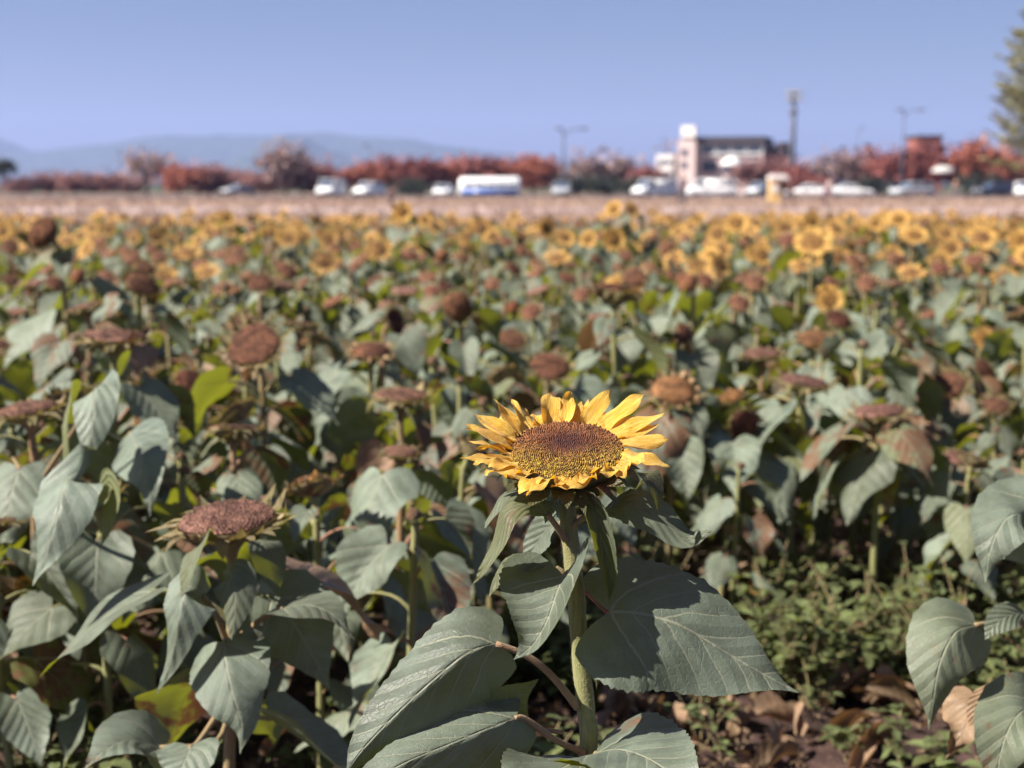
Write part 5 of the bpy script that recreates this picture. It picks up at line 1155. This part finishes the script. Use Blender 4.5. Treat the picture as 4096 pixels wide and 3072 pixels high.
# ------------------------------------------------------------------ people
SKIN = plain("skin", (.42, .26, .19), .6, .3, var=.05); HAIRM = plain("hair", (.02, .016, .014), .7, .3)
def skin_mesh(name, chains, mt, parent, sub=1):
    """chains: dict of joint -> (pos, radius), edges between joints; grown as one continuous skin"""
    J, E, rootj = chains; names = list(J); me = bpy.data.meshes.new(name)
    me.from_pydata([J[k][0] for k in names], [(names.index(a), names.index(b)) for a, b in E], [])
    o = bpy.data.objects.new(name, me); sc.collection.objects.link(o); o.parent = parent
    md = o.modifiers.new("skin", 'SKIN'); sk = me.skin_vertices[0].data
    for i, k in enumerate(names): sk[i].radius = J[k][1] if isinstance(J[k][1], tuple) else (J[k][1], J[k][1]); sk[i].use_root = (k == rootj)
    md.use_smooth_shade = True; s_ = o.modifiers.new("subdivision", 'SUBSURF'); s_.levels = sub; s_.render_levels = sub
    me.materials.append(mt); return o
def person(px, D, h, rz, top, legs, label, pose=0, bag=False):
    k = h / 1.7; root = tag(empty("person", ((px - 2048) / F * D, D, 0), R_(rz), k), label, "person", "people walking beyond the sunflowers")
    st = .16 + .12 * pose
    J = {'pel': ((0, 0, .95), (.15, .11)), 'waist': ((0, 0, 1.08), (.13, .095)), 'chest': ((0, 0, 1.28), (.165, .11)), 'neck0': ((0, 0, 1.42), (.09, .07)), 'neck': ((0, -.01, 1.49), .052), 'jaw': ((0, -.03, 1.54), .065), 'head': ((0, -.025, 1.61), (.078, .095)), 'crown': ((0, -.01, 1.675), .06)}
    E = [('pel', 'waist'), ('waist', 'chest'), ('chest', 'neck0'), ('neck0', 'neck'), ('neck', 'jaw'), ('jaw', 'head'), ('head', 'crown')]
    for s_, n_ in ((-1, 'l'), (1, 'r')):
        f_ = s_ * st
        J[n_ + 'hip'] = ((s_ * .10, -f_ * .1, .88), .092); J[n_ + 'knee'] = ((s_ * .105, -f_ * .6, .48), .058); J[n_ + 'ank'] = ((s_ * .11, -f_ * 1.0 + .02, .09), .038); J[n_ + 'toe'] = ((s_ * .12, -f_ - .15, .035), .034)
        J[n_ + 'sh'] = ((s_ * .19, 0, 1.40), .058); J[n_ + 'elb'] = ((s_ * .245, f_ * .35 + .02, 1.13), .040); J[n_ + 'wri'] = ((s_ * .25, f_ * .8 - .06, .89), .028); J[n_ + 'palm'] = ((s_ * .25, f_ * .9 - .08, .83), (.022, .036))
        E += [('pel', n_ + 'hip'), (n_ + 'hip', n_ + 'knee'), (n_ + 'knee', n_ + 'ank'), (n_ + 'ank', n_ + 'toe'), ('neck0', n_ + 'sh'), (n_ + 'sh', n_ + 'elb'), (n_ + 'elb', n_ + 'wri'), (n_ + 'wri', n_ + 'palm')]
        w_ = Vector(J[n_ + 'palm'][0])
        for q_, (dy, ln) in enumerate(((-.026, .07), (-.009, .08), (.009, .075), (.026, .06))):
            a = n_ + 'f%d' % q_; J[a] = (tuple(w_ + Vector((0, dy, -.045))), .0085); J[a + 'e'] = (tuple(w_ + Vector((-s_ * .015, dy - .006, -.045 - ln * .8))), .007)
            E += [(n_ + 'palm', a), (a, a + 'e')]
        J[n_ + 'th'] = (tuple(w_ + Vector((-s_ * .01, -.04, -.005))), .009); J[n_ + 'the'] = (tuple(w_ + Vector((-s_ * .018, -.055, -.045))), .008); E += [(n_ + 'palm', n_ + 'th'), (n_ + 'th', n_ + 'the')]
    skin_mesh("body", (J, E, 'pel'), SKIN, root)
    grow = lambda ks, g: {q: (J[q][0], tuple(x + g for x in J[q][1]) if isinstance(J[q][1], tuple) else J[q][1] + g) for q in ks}
    ks = ['waist', 'chest', 'neck0', 'pel', 'lsh', 'rsh', 'lelb', 'relb', 'lwri', 'rwri']; skin_mesh("jacket", (grow(ks, .018), [e for e in E if e[0] in ks and e[1] in ks], 'chest'), top, root)
    ks = ['pel', 'lhip', 'rhip', 'lknee', 'rknee', 'lank', 'rank']; skin_mesh("trousers", (grow(ks, .014), [e for e in E if e[0] in ks and e[1] in ks], 'pel'), legs, root)
    b = MB(); ns = 14; rings = []
    for i in range(6):
        a = -.15 + i / 5 * (PI / 2 + .1); rings.append([b.vert((.088 * math.cos(a) * math.cos(2 * PI * q_ / ns), .018 + .105 * math.cos(a) * math.sin(2 * PI * q_ / ns), 1.63 + .10 * math.sin(a))) for q_ in range(ns)])
    for A, B in zip(rings, rings[1:]):
        for q_ in range(ns): b.face((A[q_], A[(q_ + 1) % ns], B[(q_ + 1) % ns], B[q_]))
    b.build("hair", HAIRM, root)
    return root
cl = lambda n_, c: plain(n_, c, .85, .1, var=.12, scale=8)
person(2722, 71, 1.66, 25, cl("pale_pink_cloth", (.40, .32, .33)), cl("navy_cloth", (.03, .035, .07)), "person in pale pinkish top and dark trousers standing before the white vans", .4)
person(1570, 72, 1.0, -30, cl("maroon_cloth", (.12, .04, .05)), cl("black_cloth", (.03, .025, .03)), "short person in dark maroon clothes behind the tall yellow bloom")
person(3150, 84, 1.45, 60, cl("brown_cloth", (.16, .07, .06)), cl("dark_brown_cloth", (.08, .04, .045)), "person in brown walking just right of the yellow booth", .8)
person(3292, 74, .98, -70, cl("plum_cloth", (.12, .06, .09)), cl("plum_dark_cloth", (.06, .035, .06)), "small person in plum clothes in front of the white saloon cars")
person(3808, 112, 1.6, 10, cl("tan_cloth", (.42, .25, .18)), cl("grey_cloth", (.15, .14, .16)), "person in tan coat under the pale grey parasol", .3)
person(3330 - 25, 112, 1.6, -60, cl("cream_cloth", (.45, .36, .36)), cl("mauve_cloth", (.2, .12, .14)), "person in cream top behind the white saloon cars' roofs")

# ------------------------------------------------------------------ haze
hz = MB(); box(hz, (0, 200, 199), (17000, 17000, 400.0)); ho = hz.build("haze", None, None, False); ho.data.materials.clear()
m = bpy.data.materials.new("haze_air"); m.use_nodes = True; t = m.node_tree; t.nodes.clear(); o = N(t, 'OutputMaterial'); v = N(t, 'VolumePrincipled')
v.inputs['Color'].default_value = (.42, .52, .92, 1); v.inputs['Density'].default_value = .00017; v.inputs['Anisotropy'].default_value = .1
t.links.new(v.outputs[0], o.inputs['Volume']); ho.data.materials.append(m); tag(ho, "thin bluish autumn haze", "haze", kind="stuff")
